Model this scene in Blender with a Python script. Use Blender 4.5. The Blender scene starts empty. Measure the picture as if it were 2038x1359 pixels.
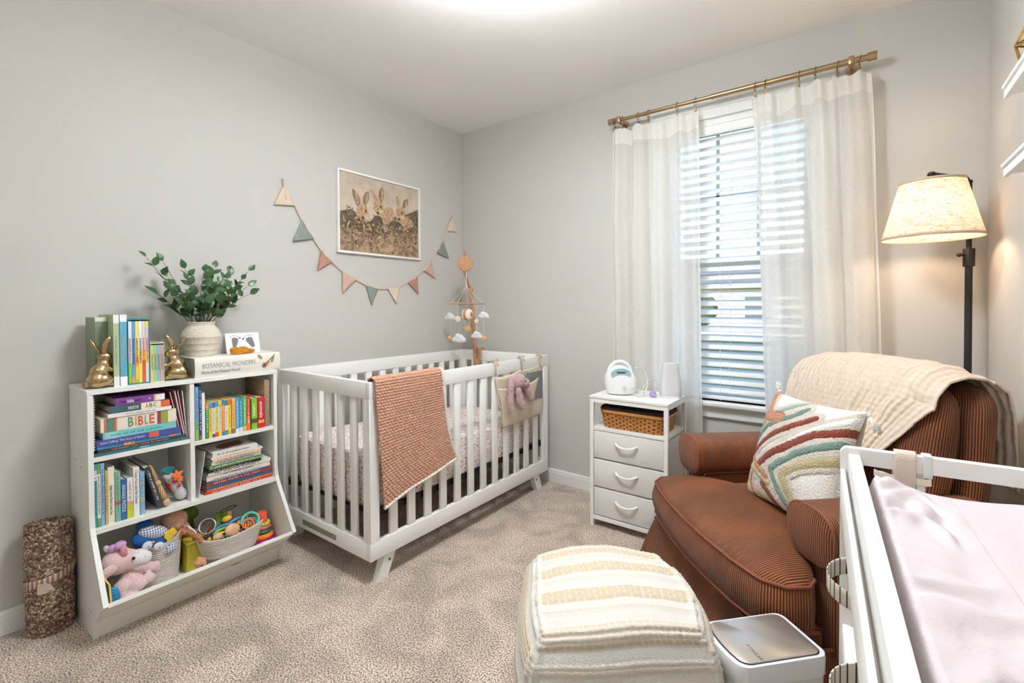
import bpy, bmesh, math, random
from math import sin, cos, pi, radians, sqrt, exp
from mathutils import Matrix, Vector, Euler, noise
sc = bpy.context.scene
COL = sc.collection
# ---------------------------------------------------------------- camera
cam_d = bpy.data.cameras.new('camera'); cam = bpy.data.objects.new('camera', cam_d); COL.objects.link(cam)
R_, U_, F_ = Vector((0.80374, 0.59497, -0.003623)), Vector((-0.005416, 0.013406, 0.999896)), Vector((-0.594956, 0.803636, -0.013998))
mw = Matrix((R_, U_, -F_)).transposed().to_4x4(); mw.translation = (2.46475, -2.6835, 1.16849)
cam.matrix_world = mw
cam_d.sensor_width = 36; cam_d.lens = 938.46 / 2038 * 36; cam_d.shift_y = -56.89 / 2038
cam_d.clip_start = .02; cam_d.clip_end = 200
sc.camera = cam
# ---------------------------------------------------------------- view, world, light
sc.view_settings.view_transform = 'Standard'; sc.view_settings.look = 'None'
sc.view_settings.gamma = 1; sc.view_settings.use_curve_mapping = False
sc.view_settings.exposure = 1.0
W = bpy.data.worlds.new('daylight'); sc.world = W; W.use_nodes = True
nt = W.node_tree; bg = nt.nodes['Background']
sky = nt.nodes.new('ShaderNodeTexSky'); sky.sky_type = 'NISHITA'; sky.sun_disc = False
sky.sun_elevation = radians(38); sky.sun_rotation = radians(200); sky.air_density = 1.0; sky.dust_density = 1.2; sky.ozone_density = 1.2
nt.links.new(sky.outputs[0], bg.inputs[0]); bg.inputs[1].default_value = .36
sc.cycles.max_bounces = 9; sc.cycles.diffuse_bounces = 6; sc.cycles.transparent_max_bounces = 24
sc.cycles.sample_clamp_indirect = 6; sc.cycles.caustics_reflective = False; sc.cycles.caustics_refractive = False

def area(name, loc, rot, sx, sy, power, col=(1, 1, 1), parent=None, spread=pi):
    l = bpy.data.lights.new(name, 'AREA'); l.shape = 'RECTANGLE'; l.size = sx; l.size_y = sy; l.energy = power; l.color = col; l.spread = spread
    o = bpy.data.objects.new(name, l); COL.objects.link(o); o.location = loc; o.rotation_euler = rot
    if parent: o.parent = parent
    return o
ROOM_LIGHT = area('ceiling_light_glow', (1.55, -1.55, 2.40), (0, 0, 0), .42, .42, 27, (1, .955, .90))
DAY = area('window_daylight', (1.92, .30, 1.40), (radians(-90), 0, 0), .95, 1.7, 26, (.93, .97, 1))

# ---------------------------------------------------------------- helpers
def lin(c):
    return tuple(((x / 255) / 12.92 if x / 255 <= .04045 else ((x / 255 + .055) / 1.055) ** 2.4) for x in c) + (1,)
MC = {}
def mat(col, rough=.5, metal=0, bump=0, bscale=40, var=0, vscale=20, col2=None, trans=0, coord='Object', key=None, emis=0, sheen=0, spec=.5, coat=0):
    k = key or (tuple(col), rough, metal, bump, bscale, var, vscale, col2 and tuple(col2), trans, coord, emis, sheen, spec, coat)
    if k in MC: return MC[k]
    m = bpy.data.materials.new('paint' if not key else key); m.use_nodes = True
    t = m.node_tree; b = t.nodes['Principled BSDF']; L = t.links
    b.inputs['Base Color'].default_value = lin(col); b.inputs['Roughness'].default_value = rough; b.inputs['Metallic'].default_value = metal
    b.inputs['Specular IOR Level'].default_value = spec
    if coat: b.inputs['Coat Weight'].default_value = coat
    if sheen: b.inputs['Sheen Weight'].default_value = sheen
    tc = t.nodes.new('ShaderNodeTexCoord')
    if var or col2:
        n = t.nodes.new('ShaderNodeTexNoise'); n.inputs['Scale'].default_value = vscale; n.inputs['Detail'].default_value = 4
        L.new(tc.outputs[coord], n.inputs['Vector'])
        r = t.nodes.new('ShaderNodeValToRGB'); L.new(n.outputs['Fac'], r.inputs['Fac'])
        c = lin(col); c2 = lin(col2) if col2 else tuple(max(0, x * (1 - var)) for x in c[:3]) + (1,)
        r.color_ramp.elements[0].position = .35; r.color_ramp.elements[1].position = .65
        r.color_ramp.elements[0].color = c2; r.color_ramp.elements[1].color = c
        L.new(r.outputs['Color'], b.inputs['Base Color'])
    if bump:
        n2 = t.nodes.new('ShaderNodeTexNoise'); n2.inputs['Scale'].default_value = bscale; n2.inputs['Detail'].default_value = 3
        L.new(tc.outputs[coord], n2.inputs['Vector'])
        bp = t.nodes.new('ShaderNodeBump'); bp.inputs['Strength'].default_value = bump; bp.inputs['Distance'].default_value = .01
        L.new(n2.outputs['Fac'], bp.inputs['Height']); L.new(bp.outputs['Normal'], b.inputs['Normal'])
    if emis:
        b.inputs['Emission Color'].default_value = lin(col); b.inputs['Emission Strength'].default_value = emis
    MC[k] = m
    return m
WM = {}
def I4(o): return WM.get(o.name, Matrix.Identity(4)) if o else Matrix.Identity(4)
def thing(name, label, cat, loc=(0, 0, 0), rot=(0, 0, 0), group=None, kind=None):
    o = bpy.data.objects.new(name, None); COL.objects.link(o); o.empty_display_size = .05
    o.location = loc; o.rotation_euler = rot
    WM[o.name] = Matrix.Translation(loc) @ Euler(rot).to_matrix().to_4x4()
    tag(o, label, cat, group, kind); return o
def tag(o, label=None, cat=None, group=None, kind=None):
    if label: o['label'] = label
    if cat: o['category'] = cat
    if group: o['group'] = group
    if kind: o['kind'] = kind
    return o
def part(name, bm, m, parent=None, world=True, smooth=40, label=None, solid=0, sub=0, kind=None):
    """link a bmesh as ONE mesh object; world=True: modelled in world coordinates"""
    if world and parent: bm.transform(I4(parent).inverted())
    bmesh.ops.recalc_face_normals(bm, faces=bm.faces[:]) if not bm.faces.layers.int.get('keep') else None
    me = bpy.data.meshes.new(name); bm.to_mesh(me); bm.free()
    for mm in (m if isinstance(m, (list, tuple)) else [m]): me.materials.append(mm)
    if smooth:
        me.shade_smooth()
        if smooth < 180: me.set_sharp_from_angle(angle=radians(smooth))
    o = bpy.data.objects.new(name, me); COL.objects.link(o)
    if parent: o.parent = parent; WM[o.name] = I4(parent)
    if label: o['label'] = label
    if kind: o['kind'] = kind
    if solid:
        s = o.modifiers.new('thickness', 'SOLIDIFY'); s.thickness = solid; s.offset = 0
    if sub:
        s = o.modifiers.new('smooth', 'SUBSURF'); s.levels = sub; s.render_levels = sub
    return o
def B(): return bmesh.new()
def bx(bm, x0, x1, y0, y1, z0, z1, bev=0, seg=2, M=None, mi=0):
    vs = [bm.verts.new((x, y, z)) for x in (x0, x1) for y in (y0, y1) for z in (z0, z1)]
    fs = [bm.faces.new([vs[i] for i in q]) for q in ((0, 1, 3, 2), (4, 6, 7, 5), (0, 4, 5, 1), (2, 3, 7, 6), (0, 2, 6, 4), (1, 5, 7, 3))]
    for f in fs: f.material_index = mi
    if bev:
        es = list({e for f in fs for e in f.edges})
        r = bmesh.ops.bevel(bm, geom=es, offset=bev, segments=seg, profile=.5, affect='EDGES')
        vs = list({v for f in r['faces'] for v in f.verts} | {v for v in vs if v.is_valid})
        for f in r['faces']: f.material_index = mi
    if M is not None: bmesh.ops.transform(bm, matrix=M, verts=[v for v in vs if v.is_valid])
    return bm
def box(*a, **k): return bx(B(), *a, **k)
def tube(bm, pts, r, n=8, caps=True, mi=0, closed=False, flat=1):
    pts = [Vector(p) for p in pts]; N = len(pts); rr = r if isinstance(r, (list, tuple)) else [r] * N
    rings = []; up = None
    for i, p in enumerate(pts):
        a = pts[(i - 1) % N] if (i > 0 or closed) else p; b = pts[(i + 1) % N] if (i < N - 1 or closed) else p
        t = (b - a).normalized()
        if up is None:
            up = Vector((0, 0, 1)) if abs(t.z) < .9 else Vector((1, 0, 0))
        x = t.cross(up)
        if x.length < 1e-5: x = t.orthogonal()
        x.normalize(); y = x.cross(t).normalized(); up = y
        rings.append([bm.verts.new(p + (x * cos(2 * pi * k / n) + y * flat * sin(2 * pi * k / n)) * rr[i]) for k in range(n)])
    for i in range(N if closed else N - 1):
        A, C = rings[i], rings[(i + 1) % N]
        for k in range(n):
            f = bm.faces.new((A[k], A[(k + 1) % n], C[(k + 1) % n], C[k])); f.material_index = mi
    if caps and not closed:
        for q in (rings[0][::-1], rings[-1]):
            f = bm.faces.new(q); f.material_index = mi
    return bm
def cyl(bm, p0, p1, r0, r1=None, n=24, mi=0): return tube(bm, [p0, p1], [r0, r0 if r1 is None else r1], n, mi=mi)
def lathe(bm, prof, c=(0, 0, 0), n=32, M=None, mi=0, uv=False, caps=True):
    rings = []
    for r, z in prof:
        rings.append([bm.verts.new((r * cos(2 * pi * k / n), r * sin(2 * pi * k / n), z)) for k in range(n)])
    fs = []
    for A, C in zip(rings, rings[1:]):
        for k in range(n):
            f = bm.faces.new((A[k], A[(k + 1) % n], C[(k + 1) % n], C[k])); f.material_index = mi; fs.append(f)
    if caps:
        for q in (rings[0], rings[-1]):
            f = bm.faces.new(q); f.material_index = mi
    T = Matrix.Translation(c) @ (M or Matrix.Identity(4))
    bmesh.ops.transform(bm, matrix=T, verts=[v for R in rings for v in R])
    return bm
def blob(bm, c, r, rot=(0, 0, 0), n=16, mi=0, f=None):
    r = (r, r, r) if isinstance(r, (int, float)) else r
    M = Matrix.Translation(c) @ Euler(rot).to_matrix().to_4x4() @ Matrix.Diagonal((*r, 1))
    q = bmesh.ops.create_uvsphere(bm, u_segments=n, v_segments=max(6, n * 2 // 3), radius=1)
    if f:
        for v in q['verts']: v.co = f(v.co)
    bmesh.ops.transform(bm, matrix=M, verts=q['verts'])
    for fc in {fc for v in q['verts'] for fc in v.link_faces}: fc.material_index = mi
    return bm
def surf(bm, fn, nu, nv, cu=False, cv=False, mi=0, us=1, vs=1):
    uv = bm.loops.layers.uv.verify()
    V = [[bm.verts.new(fn(i / nu, j / nv)) for j in range(nv if cv else nv + 1)] for i in range(nu if cu else nu + 1)]
    for i in range(nu):
        for j in range(nv):
            a = V[i][j]; b = V[(i + 1) % len(V)][j]; c = V[(i + 1) % len(V)][(j + 1) % len(V[0])]; d = V[i][(j + 1) % len(V[0])]
            try: f = bm.faces.new((a, b, c, d))
            except ValueError: continue
            f.material_index = mi
            for l, q in zip(f.loops, ((i, j), (i + 1, j), (i + 1, j + 1), (i, j + 1))): l[uv].uv = (q[0] / nu * us, q[1] / nv * vs)
    return bm
def prism(bm, poly, ax, a0, a1, mi=0, M=None):
    """poly: 2-D outline in the two axes other than ax (in x,y,z order)"""
    def P(p, a): q = list(p); q.insert('xyz'.index(ax), a); return q
    A = [bm.verts.new(P(p, a0)) for p in poly]; C = [bm.verts.new(P(p, a1)) for p in poly]
    n = len(poly)
    fs = [bm.faces.new(A[::-1]), bm.faces.new(C)] + [bm.faces.new((A[i], A[(i + 1) % n], C[(i + 1) % n], C[i])) for i in range(n)]
    for f in fs: f.material_index = mi
    if M is not None: bmesh.ops.transform(bm, matrix=M, verts=A + C)
    return bm
def text_bm(s, size, M, ex=.0004, align='CENTER', bold=0, sx=1, bm=None):
    cu = bpy.data.curves.new('lettering', 'FONT'); cu.body = s; cu.size = size; cu.extrude = ex; cu.align_x = align; cu.align_y = 'CENTER'
    cu.offset = bold; cu.resolution_u = 2
    o = bpy.data.objects.new('lettering', cu); me = bpy.data.meshes.new_from_object(o)
    bm = bm or B(); n0 = len(bm.verts); bm.from_mesh(me); bm.verts.ensure_lookup_table()
    bmesh.ops.transform(bm, matrix=M @ Matrix.Diagonal((sx, 1, 1, 1)), verts=bm.verts[n0:])
    bpy.data.objects.remove(o); bpy.data.meshes.remove(me); bpy.data.curves.remove(cu)
    return bm
def frame(o, X, Y):
    X = Vector(X).normalized(); Y = Vector(Y).normalized(); Z = X.cross(Y)
    m = Matrix((X, Y, Z)).transposed().to_4x4(); m.translation = o; return m
def Rz(a): return Matrix.Rotation(a, 4, 'Z')
def T(*p): return Matrix.Translation(p if len(p) == 3 else p[0])
def lerp(a, b, t): return a + (b - a) * t
def fbm(x, y, z=0): return noise.fractal(Vector((x, y, z)), 1.0, 2.0, 3)
def flat_shape(bm, pts, M, z=0, t=.0006, mi=0):
    """a thin flat shape (print, felt) from a 2-D outline on frame M"""
    return prism(bm, pts, 'z', z, z + t, mi=mi, M=M)
def ell(cx, cy, rx, ry, a=0, n=18):
    return [(cx + rx * cos(t) * cos(a) - ry * sin(t) * sin(a), cy + rx * cos(t) * sin(a) + ry * sin(t) * cos(a)) for t in [2 * pi * k / n for k in range(n)]]
def star(cx, cy, R, r, n=5, a=pi / 2):
    return [(cx + (R if k % 2 == 0 else r) * cos(a + pi * k / n), cy + (R if k % 2 == 0 else r) * sin(a + pi * k / n)) for k in range(2 * n)]

# ---------------------------------------------------------------- materials
def node_mat(name):
    m = bpy.data.materials.new(name); m.use_nodes = True
    return m, m.node_tree, m.node_tree.nodes['Principled BSDF'], m.node_tree.links
M_wall = mat((200, 197, 191), .9, bump=.06, bscale=220, key='wall_paint')
M_ceil = mat((246, 243, 237), .92, bump=.05, bscale=150, key='ceiling_paint')
M_trim = mat((232, 232, 228), .4, key='trim_paint')
M_white = mat((242, 241, 237), .38, key='white_lacquer')
M_lam = mat((236, 236, 230), .45, bump=.02, bscale=90, key='white_laminate')
M_black = mat((20, 19, 18), .45, key='black_metal')
def carpet():
    m, t, b, L = node_mat('carpet')
    tc = t.nodes.new('ShaderNodeTexCoord')
    n1 = t.nodes.new('ShaderNodeTexNoise'); n1.inputs['Scale'].default_value = 190; n1.inputs['Detail'].default_value = 2
    n2 = t.nodes.new('ShaderNodeTexNoise'); n2.inputs['Scale'].default_value = 5; n2.inputs['Detail'].default_value = 5; n2.inputs['Distortion'].default_value = .8
    for n in (n1, n2): L.new(tc.outputs['Object'], n.inputs['Vector'])
    r1 = t.nodes.new('ShaderNodeValToRGB'); e = r1.color_ramp.elements
    e[0].position = .36; e[0].color = lin((104, 88, 76)); e[1].position = .62; e[1].color = lin((246, 228, 210))
    x = r1.color_ramp.elements.new(.5); x.color = lin((200, 181, 165))
    r2 = t.nodes.new('ShaderNodeValToRGB'); r2.color_ramp.elements[0].position = .38; r2.color_ramp.elements[0].color = (.76, .76, .76, 1)
    r2.color_ramp.elements[1].position = .62; r2.color_ramp.elements[1].color = (1.12, 1.12, 1.12, 1)
    mx = t.nodes.new('ShaderNodeMix'); mx.data_type = 'RGBA'; mx.blend_type = 'MULTIPLY'; mx.inputs['Factor'].default_value = 1
    L.new(n1.outputs['Fac'], r1.inputs['Fac']); L.new(n2.outputs['Fac'], r2.inputs['Fac'])
    L.new(r1.outputs['Color'], mx.inputs['A']); L.new(r2.outputs['Color'], mx.inputs['B']); L.new(mx.outputs['Result'], b.inputs['Base Color'])
    bp = t.nodes.new('ShaderNodeBump'); bp.inputs['Strength'].default_value = .8; bp.inputs['Distance'].default_value = .009
    L.new(n1.outputs['Fac'], bp.inputs['Height']); L.new(bp.outputs['Normal'], b.inputs['Normal'])
    b.inputs['Roughness'].default_value = 1; b.inputs['Specular IOR Level'].default_value = .1; b.inputs['Sheen Weight'].default_value = .2
    return m
M_carpet = carpet()
def stripes(name, c1, c2, axis, period, width=.5, rough=.8, bumpd=.002, soft=.15, coord='Object', bump=1.0, noise_col=0, sheen=0, rot=(0, 0, 0), nscale=14, c3=None):
    m, t, b, L = node_mat(name); tc = t.nodes.new('ShaderNodeTexCoord')
    mp = t.nodes.new('ShaderNodeMapping'); mp.inputs['Rotation'].default_value = rot; L.new(tc.outputs[coord], mp.inputs['Vector'])
    w = t.nodes.new('ShaderNodeTexWave'); w.bands_direction = axis; w.inputs['Scale'].default_value = 1 / period / (20 / (2 * pi)) * 1.0
    w.inputs['Distortion'].default_value = 0; L.new(mp.outputs[0], w.inputs['Vector'])
    r = t.nodes.new('ShaderNodeValToRGB'); r.color_ramp.elements[0].position = max(0, width - soft); r.color_ramp.elements[1].position = min(1, width + soft)
    r.color_ramp.elements[0].color = lin(c1); r.color_ramp.elements[1].color = lin(c2); L.new(w.outputs['Fac'], r.inputs['Fac'])
    out = r.outputs['Color']
    if noise_col:
        n = t.nodes.new('ShaderNodeTexNoise'); n.inputs['Scale'].default_value = nscale; n.inputs['Detail'].default_value = 5; L.new(tc.outputs['Object'], n.inputs['Vector'])
        rr = t.nodes.new('ShaderNodeValToRGB'); rr.color_ramp.elements[0].position = .3; rr.color_ramp.elements[1].position = .7
        rr.color_ramp.elements[0].color = (1 - noise_col,) * 3 + (1,); rr.color_ramp.elements[1].color = (1 + noise_col * .6,) * 3 + (1,)
        L.new(n.outputs['Fac'], rr.inputs['Fac'])
        mx = t.nodes.new('ShaderNodeMix'); mx.data_type = 'RGBA'; mx.blend_type = 'MULTIPLY'; mx.inputs['Factor'].default_value = 1
        L.new(out, mx.inputs['A']); L.new(rr.outputs['Color'], mx.inputs['B']); out = mx.outputs['Result']
    L.new(out, b.inputs['Base Color'])
    if bump:
        bp = t.nodes.new('ShaderNodeBump'); bp.inputs['Strength'].default_value = bump; bp.inputs['Distance'].default_value = bumpd
        L.new(w.outputs['Fac'], bp.inputs['Height']); L.new(bp.outputs['Normal'], b.inputs['Normal'])
    b.inputs['Roughness'].default_value = rough; b.inputs['Sheen Weight'].default_value = sheen; b.inputs['Specular IOR Level'].default_value = .25
    return m
# ---------------------------------------------------------------- room
XR, YN, H = 2.875, -3.70, 2.483
def struct(name, bm, m, parent=None, **k): return part(name, bm, m, parent, kind='structure', **k)
struct('floor', box(-.1, XR + .1, YN - .1, .14, -.08, 0), M_carpet, smooth=0)
struct('ceiling', box(-.1, XR + .1, YN - .1, .14, H, H + .08), M_ceil, smooth=0)
struct('wall_left', box(-.1, 0, YN - .1, .14, 0, H), M_wall, smooth=0)
struct('wall_right', box(XR, XR + .1, YN - .1, .14, 0, H), M_wall, smooth=0)
struct('wall_near', box(0, XR, YN - .1, YN, 0, H), M_wall, smooth=0)
WX0, WX1, WZ0, WZ1 = 1.565, 2.285, .655, 2.17
b = B(); bx(b, 0, WX0, 0, .14, 0, H); bx(b, WX1, XR, 0, .14, 0, H); bx(b, WX0, WX1, 0, .14, 0, WZ0); bx(b, WX0, WX1, 0, .14, WZ1, H)
struct('wall_far', b, M_wall, smooth=0)
def baseboard(name, ax, c, s, a0, a1):
    # profile: 85 mm board with a stepped, rounded top
    pr_ = [(0, 0), (.014, 0), (.014, .062), (.011, .066), (.011, .074), (.006, .082), (0, .084)]
    b = B()
    if ax == 'y': prism(b, [(c + s * p, z) for p, z in pr_], 'y', a0, a1)
    else: prism(b, [(c + s * p, z) for p, z in pr_], 'x', a0, a1)
    struct(name, b, M_trim, smooth=20)
baseboard('baseboard_left', 'y', 0, 1, YN, 0); baseboard('baseboard_right', 'y', XR, -1, YN, 0)
baseboard('baseboard_far', 'x', 0, -1, 0.014, XR - .014); baseboard('baseboard_near', 'x', YN, 1, .014, XR - .014)
# window_1
win = tag(bpy.data.objects.new('window_1', None), kind='structure', label='white double-hung window with muntins and moulded casing'); COL.objects.link(win)
b = B(); cw = .082
def casing(b, x0, x1, z0, z1, horiz):
    bx(b, x0, x1, -.016, 0, z0, z1, .003, 1)
bx(b, WX0 - cw, WX0, -.016, 0, WZ0, WZ1 + .10, .003, 1); bx(b, WX1, WX1 + cw, -.016, 0, WZ0, WZ1 + .10, .003, 1)
bx(b, WX0, WX1, -.016, 0, WZ1, WZ1 + .10, .003, 1)
bx(b, WX0 - cw, WX1 + cw, -.024, -.016, WZ1 + .078, WZ1 + .10, .003, 1); bx(b, WX0 - cw, WX1 + cw, -.020, -.016, WZ1 + .05, WZ1 + .078, .003, 1)
for x0, x1 in ((WX0 - cw, WX0 - cw + .02), (WX1 + cw - .02, WX1 + cw)): bx(b, x0, x1, -.024, -.016, WZ0, WZ1 + .078, .003, 1)
struct('casing', b, M_trim, win)
b = B(); bx(b, WX0 - cw - .02, WX1 + cw + .02, -.05, .06, WZ0 - .024, WZ0, .006, 3); struct('stool', b, M_trim, win)
b = B(); bx(b, WX0 - cw, WX1 + cw, -.016, 0, WZ0 - .085, WZ0 - .024, .002, 1); bx(b, WX0 - cw, WX1 + cw, -.022, -.016, WZ0 - .042, WZ0 - .024, .003, 1); bx(b, WX0 - cw, WX1 + cw, -.020, -.016, WZ0 - .085, WZ0 - .072, .003, 1)
struct('apron', b, M_trim, win)
b = B(); bx(b, WX0, WX0 + .012, 0, .14, WZ0, WZ1); bx(b, WX1 - .012, WX1, 0, .14, WZ0, WZ1); bx(b, WX0 + .012, WX1 - .012, 0, .14, WZ1 - .012, WZ1)
struct('jamb', b, M_trim, win, smooth=0)
zm = 1.40
def sash(name, z0, z1, y):
    b = B(); x0, x1 = WX0 + .012, WX1 - .012
    bx(b, x0, x0 + .042, y, y + .03, z0, z1); bx(b, x1 - .042, x1, y, y + .03, z0, z1)
    bx(b, x0 + .042, x1 - .042, y, y + .03, z0, z0 + .045); bx(b, x0 + .042, x1 - .042, y, y + .03, z1 - .04, z1)
    struct(name, b, M_trim, win, smooth=0)
    m = B(); 
    n = 3
    for k in range(1, n): 
        xx = lerp(x0 + .042, x1 - .042, k / n); bx(m, xx - .009, xx + .009, y + .008, y + .022, z0 + .045, z1 - .04)
    if name == 'upper_sash':
        zz = (z0 + z1) / 2; bx(m, x0 + .042, x1 - .042, y + .008, y + .022, zz - .009, zz + .009)
        struct('muntins', m, M_trim, win, smooth=0)
    else: m.free()
    g = B(); bx(g, x0 + .042, x1 - .042, y + .012, y + .018, z0 + .045, z1 - .04)
    struct('pane', g, M_glass, win, smooth=0)
M_glass, t_, b_, L_ = node_mat('window_glass')
tr = t_.nodes.new('ShaderNodeBsdfTransparent'); gl = t_.nodes.new('ShaderNodeBsdfGlossy'); gl.inputs['Roughness'].default_value = .02
mx = t_.nodes.new('ShaderNodeMixShader'); mx.inputs[0].default_value = .06; tr.inputs[0].default_value = (.97, .99, .98, 1)
L_.new(tr.outputs[0], mx.inputs[1]); L_.new(gl.outputs[0], mx.inputs[2]); L_.new(mx.outputs[0], t_.nodes['Material Output'].inputs[0])
sash('upper_sash', zm - .02, WZ1 - .012, .095); sash('lower_sash', WZ0, zm + .02, .062)
# outdoors
M_grass = mat((74, 90, 46), .95, var=.5, vscale=1.3, bump=.5, bscale=30, key='lawn_grass')
struct('ground', box(-40, 45, .16, 80, -.75, -.65), M_grass, smooth=0)
hs = thing('neighbour_house', 'pale house with a grey shingle roof seen through the blinds', 'house', (-8, 26, -.65))
b = B(); bx(b, -15, 0, 26, 34, -.65, 2.1); part('wall', b, mat((224, 220, 212), .9), hs, smooth=0)
b = B(); prism(b, [(25.4, 2.1), (34.6, 2.1), (30, 4.0)], 'x', -15.5, .5); part('roof', b, mat((128, 128, 130), .9, var=.25, vscale=8), hs, smooth=0)
for k in range(4): part('window', bx(B(), -13.5 + 3.6 * k, -12.2 + 3.6 * k, 25.95, 26.0, .5, 1.7), mat((90, 100, 112), .3), hs, smooth=0)
random.seed(4)
for k, (x, y, r) in enumerate([(-17.5, 22, 1.7), (4.2, 24, 1.5), (8.5, 28, 2.0), (-3.0, 17.5, .9)]):
    tr_ = thing('tree', ['round green tree left of the neighbouring house', 'green tree right of the neighbouring house', 'tall green tree furthest right outside the window', 'low green shrub on the lawn outside the window'][k], 'tree', (x, y, -.65), group=None)
    b = B(); tube(b, [(x, y, -.65), (x + .1, y, r * .9)], [.14, .08], 8); part('trunk', b, mat((92, 74, 58), .9), tr_)
    b = B()
    for i in range(22):
        a, c = random.uniform(0, 2 * pi), random.uniform(-.8, .9); q = sqrt(1 - c * c) * r * .6
        blob(b, (x + q * cos(a), y + q * sin(a), r * .95 + c * r * .6), r * random.uniform(.28, .45), n=8)
    part('crown', b, mat((92, 112, 62), .95, var=.55, vscale=5, bump=.6, bscale=9, key='leaf_mass'), tr_)
# window blind
bl = thing('window_blind', 'white two inch slat blind half open inside the window', 'blind', (1.925, .03, WZ0))
M_blind = mat((240, 240, 238), .45, key='blind_white')
bx0, bx1 = WX0 + .016, WX1 - .016
b = B(); bx(b, bx0, bx1, .004, .012, 2.085, 2.165, .003, 1); bx(b, bx0, bx1, .000, .005, 2.135, 2.160, .002, 1); bx(b, bx0, bx1, .000, .005, 2.088, 2.100, .002, 1); part('valance', b, M_blind, bl)
b = B(); bx(b, bx0 + .004, bx1 - .004, .014, .055, 2.11, 2.16); part('headrail', b, M_blind, bl, smooth=0)
b = B(); z = .715; ta = radians(38)
while z < 2.10:
    def sl(u, v, z=z):
        w = (v - .5) * .050; cr = .0016 * (1 - (2 * v - 1) ** 2)
        return (lerp(bx0 + .005, bx1 - .005, u), .034 + w * cos(ta) - cr * sin(ta), z + w * sin(ta) + cr * cos(ta))
    surf(b, sl, 1, 4)
    z += .0467
part('slats', b, M_blind, bl, solid=.0028)
b = B(); bx(b, bx0 + .005, bx1 - .005, .012, .056, .662, .680, .003, 2); part('bottom_rail', b, M_blind, bl)
b = B()
for x in (bx0 + .09, bx1 - .09, 1.905):
    for dy in (.0125, .056): tube(b, [(x, dy, .68), (x, dy, 2.11)], .0009, 5)
tube(b, [(1.86, .006, 2.09), (1.858, .004, 1.2), (1.862, .002, .70), (1.874, -.006, .668), (1.866, -.012, .664), (1.857, -.006, .672), (1.868, -.010, .662)], .0011, 5)
part('cord', b, mat((235, 235, 230), .8), bl)
# curtain rod
M_brass = mat((168, 143, 110), .32, .9, key='brushed_brass')
rod = thing('curtain_rod', 'brushed brass telescoping curtain rod above the window', 'curtain rod', (1.90, -.09, 2.25))
b = B(); cyl(b, (1.28, -.09, 2.25), (1.86, -.09, 2.25), .0105); cyl(b, (1.84, -.09, 2.25), (2.49, -.09, 2.25), .0135); cyl(b, (1.835, -.09, 2.25), (1.845, -.09, 2.25), .0146); part('pole', b, M_brass, rod)
for x, s in ((1.262, 1), (2.515, -1)):
    b = B(); cyl(b, (x, -.09, 2.25), (x + .034 * s, -.09, 2.25), .0185); part('end_cap', b, M_brass, rod)
for x in (1.325, 2.425):
    b = B(); cyl(b, (x, 0, 2.25), (x, -.004, 2.25), .024); cyl(b, (x, 0, 2.25), (x, -.075, 2.235), .006, n=10); bx(b, x - .011, x + .011, -.108, -.072, 2.232, 2.2685, .004, 2); part('bracket', b, M_brass, rod)
# curtains
def sheer(name, tr_amount):
    m, t, bb, L = node_mat(name)
    tc = t.nodes.new('ShaderNodeTexCoord'); n = t.nodes.new('ShaderNodeTexNoise'); mp = t.nodes.new('ShaderNodeMapping')
    mp.inputs['Scale'].default_value = (60, 60, 500); L.new(tc.outputs['Object'], mp.inputs[0]); L.new(mp.outputs[0], n.inputs['Vector'])
    n.inputs['Scale'].default_value = 1.2
    n3 = t.nodes.new('ShaderNodeTexNoise'); mp3 = t.nodes.new('ShaderNodeMapping'); mp3.inputs['Scale'].default_value = (500, 500, 50); L.new(tc.outputs['Object'], mp3.inputs[0]); L.new(mp3.outputs[0], n3.inputs['Vector']); n3.inputs['Scale'].default_value = 1
    ad = t.nodes.new('ShaderNodeMath'); ad.operation = 'ADD'; L.new(n.outputs['Fac'], ad.inputs[0]); L.new(n3.outputs['Fac'], ad.inputs[1])
    mr = t.nodes.new('ShaderNodeMapRange'); mr.inputs['From Min'].default_value = .7; mr.inputs['From Max'].default_value = 1.3; mr.inputs['To Min'].default_value = tr_amount + .07; mr.inputs['To Max'].default_value = tr_amount - .05
    L.new(ad.outputs[0], mr.inputs['Value'])
    d = t.nodes.new('ShaderNodeBsdfDiffuse'); d.inputs[0].default_value = lin((250, 248, 242)); tl = t.nodes.new('ShaderNodeBsdfTranslucent'); tl.inputs[0].default_value = lin((253, 251, 247))
    m1 = t.nodes.new('ShaderNodeMixShader'); m1.inputs[0].default_value = .5; L.new(d.outputs[0], m1.inputs[1]); L.new(tl.outputs[0], m1.inputs[2])
    tp = t.nodes.new('ShaderNodeBsdfTransparent'); m2 = t.nodes.new('ShaderNodeMixShader'); L.new(mr.outputs[0], m2.inputs[0]); L.new(m1.outputs[0], m2.inputs[1]); L.new(tp.outputs[0], m2.inputs[2])
    L.new(m2.outputs[0], t.nodes['Material Output'].inputs[0]); return m
M_sheer = sheer('sheer_linen', .17)
M_hem = sheer('sheer_linen_header', .03)
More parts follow.
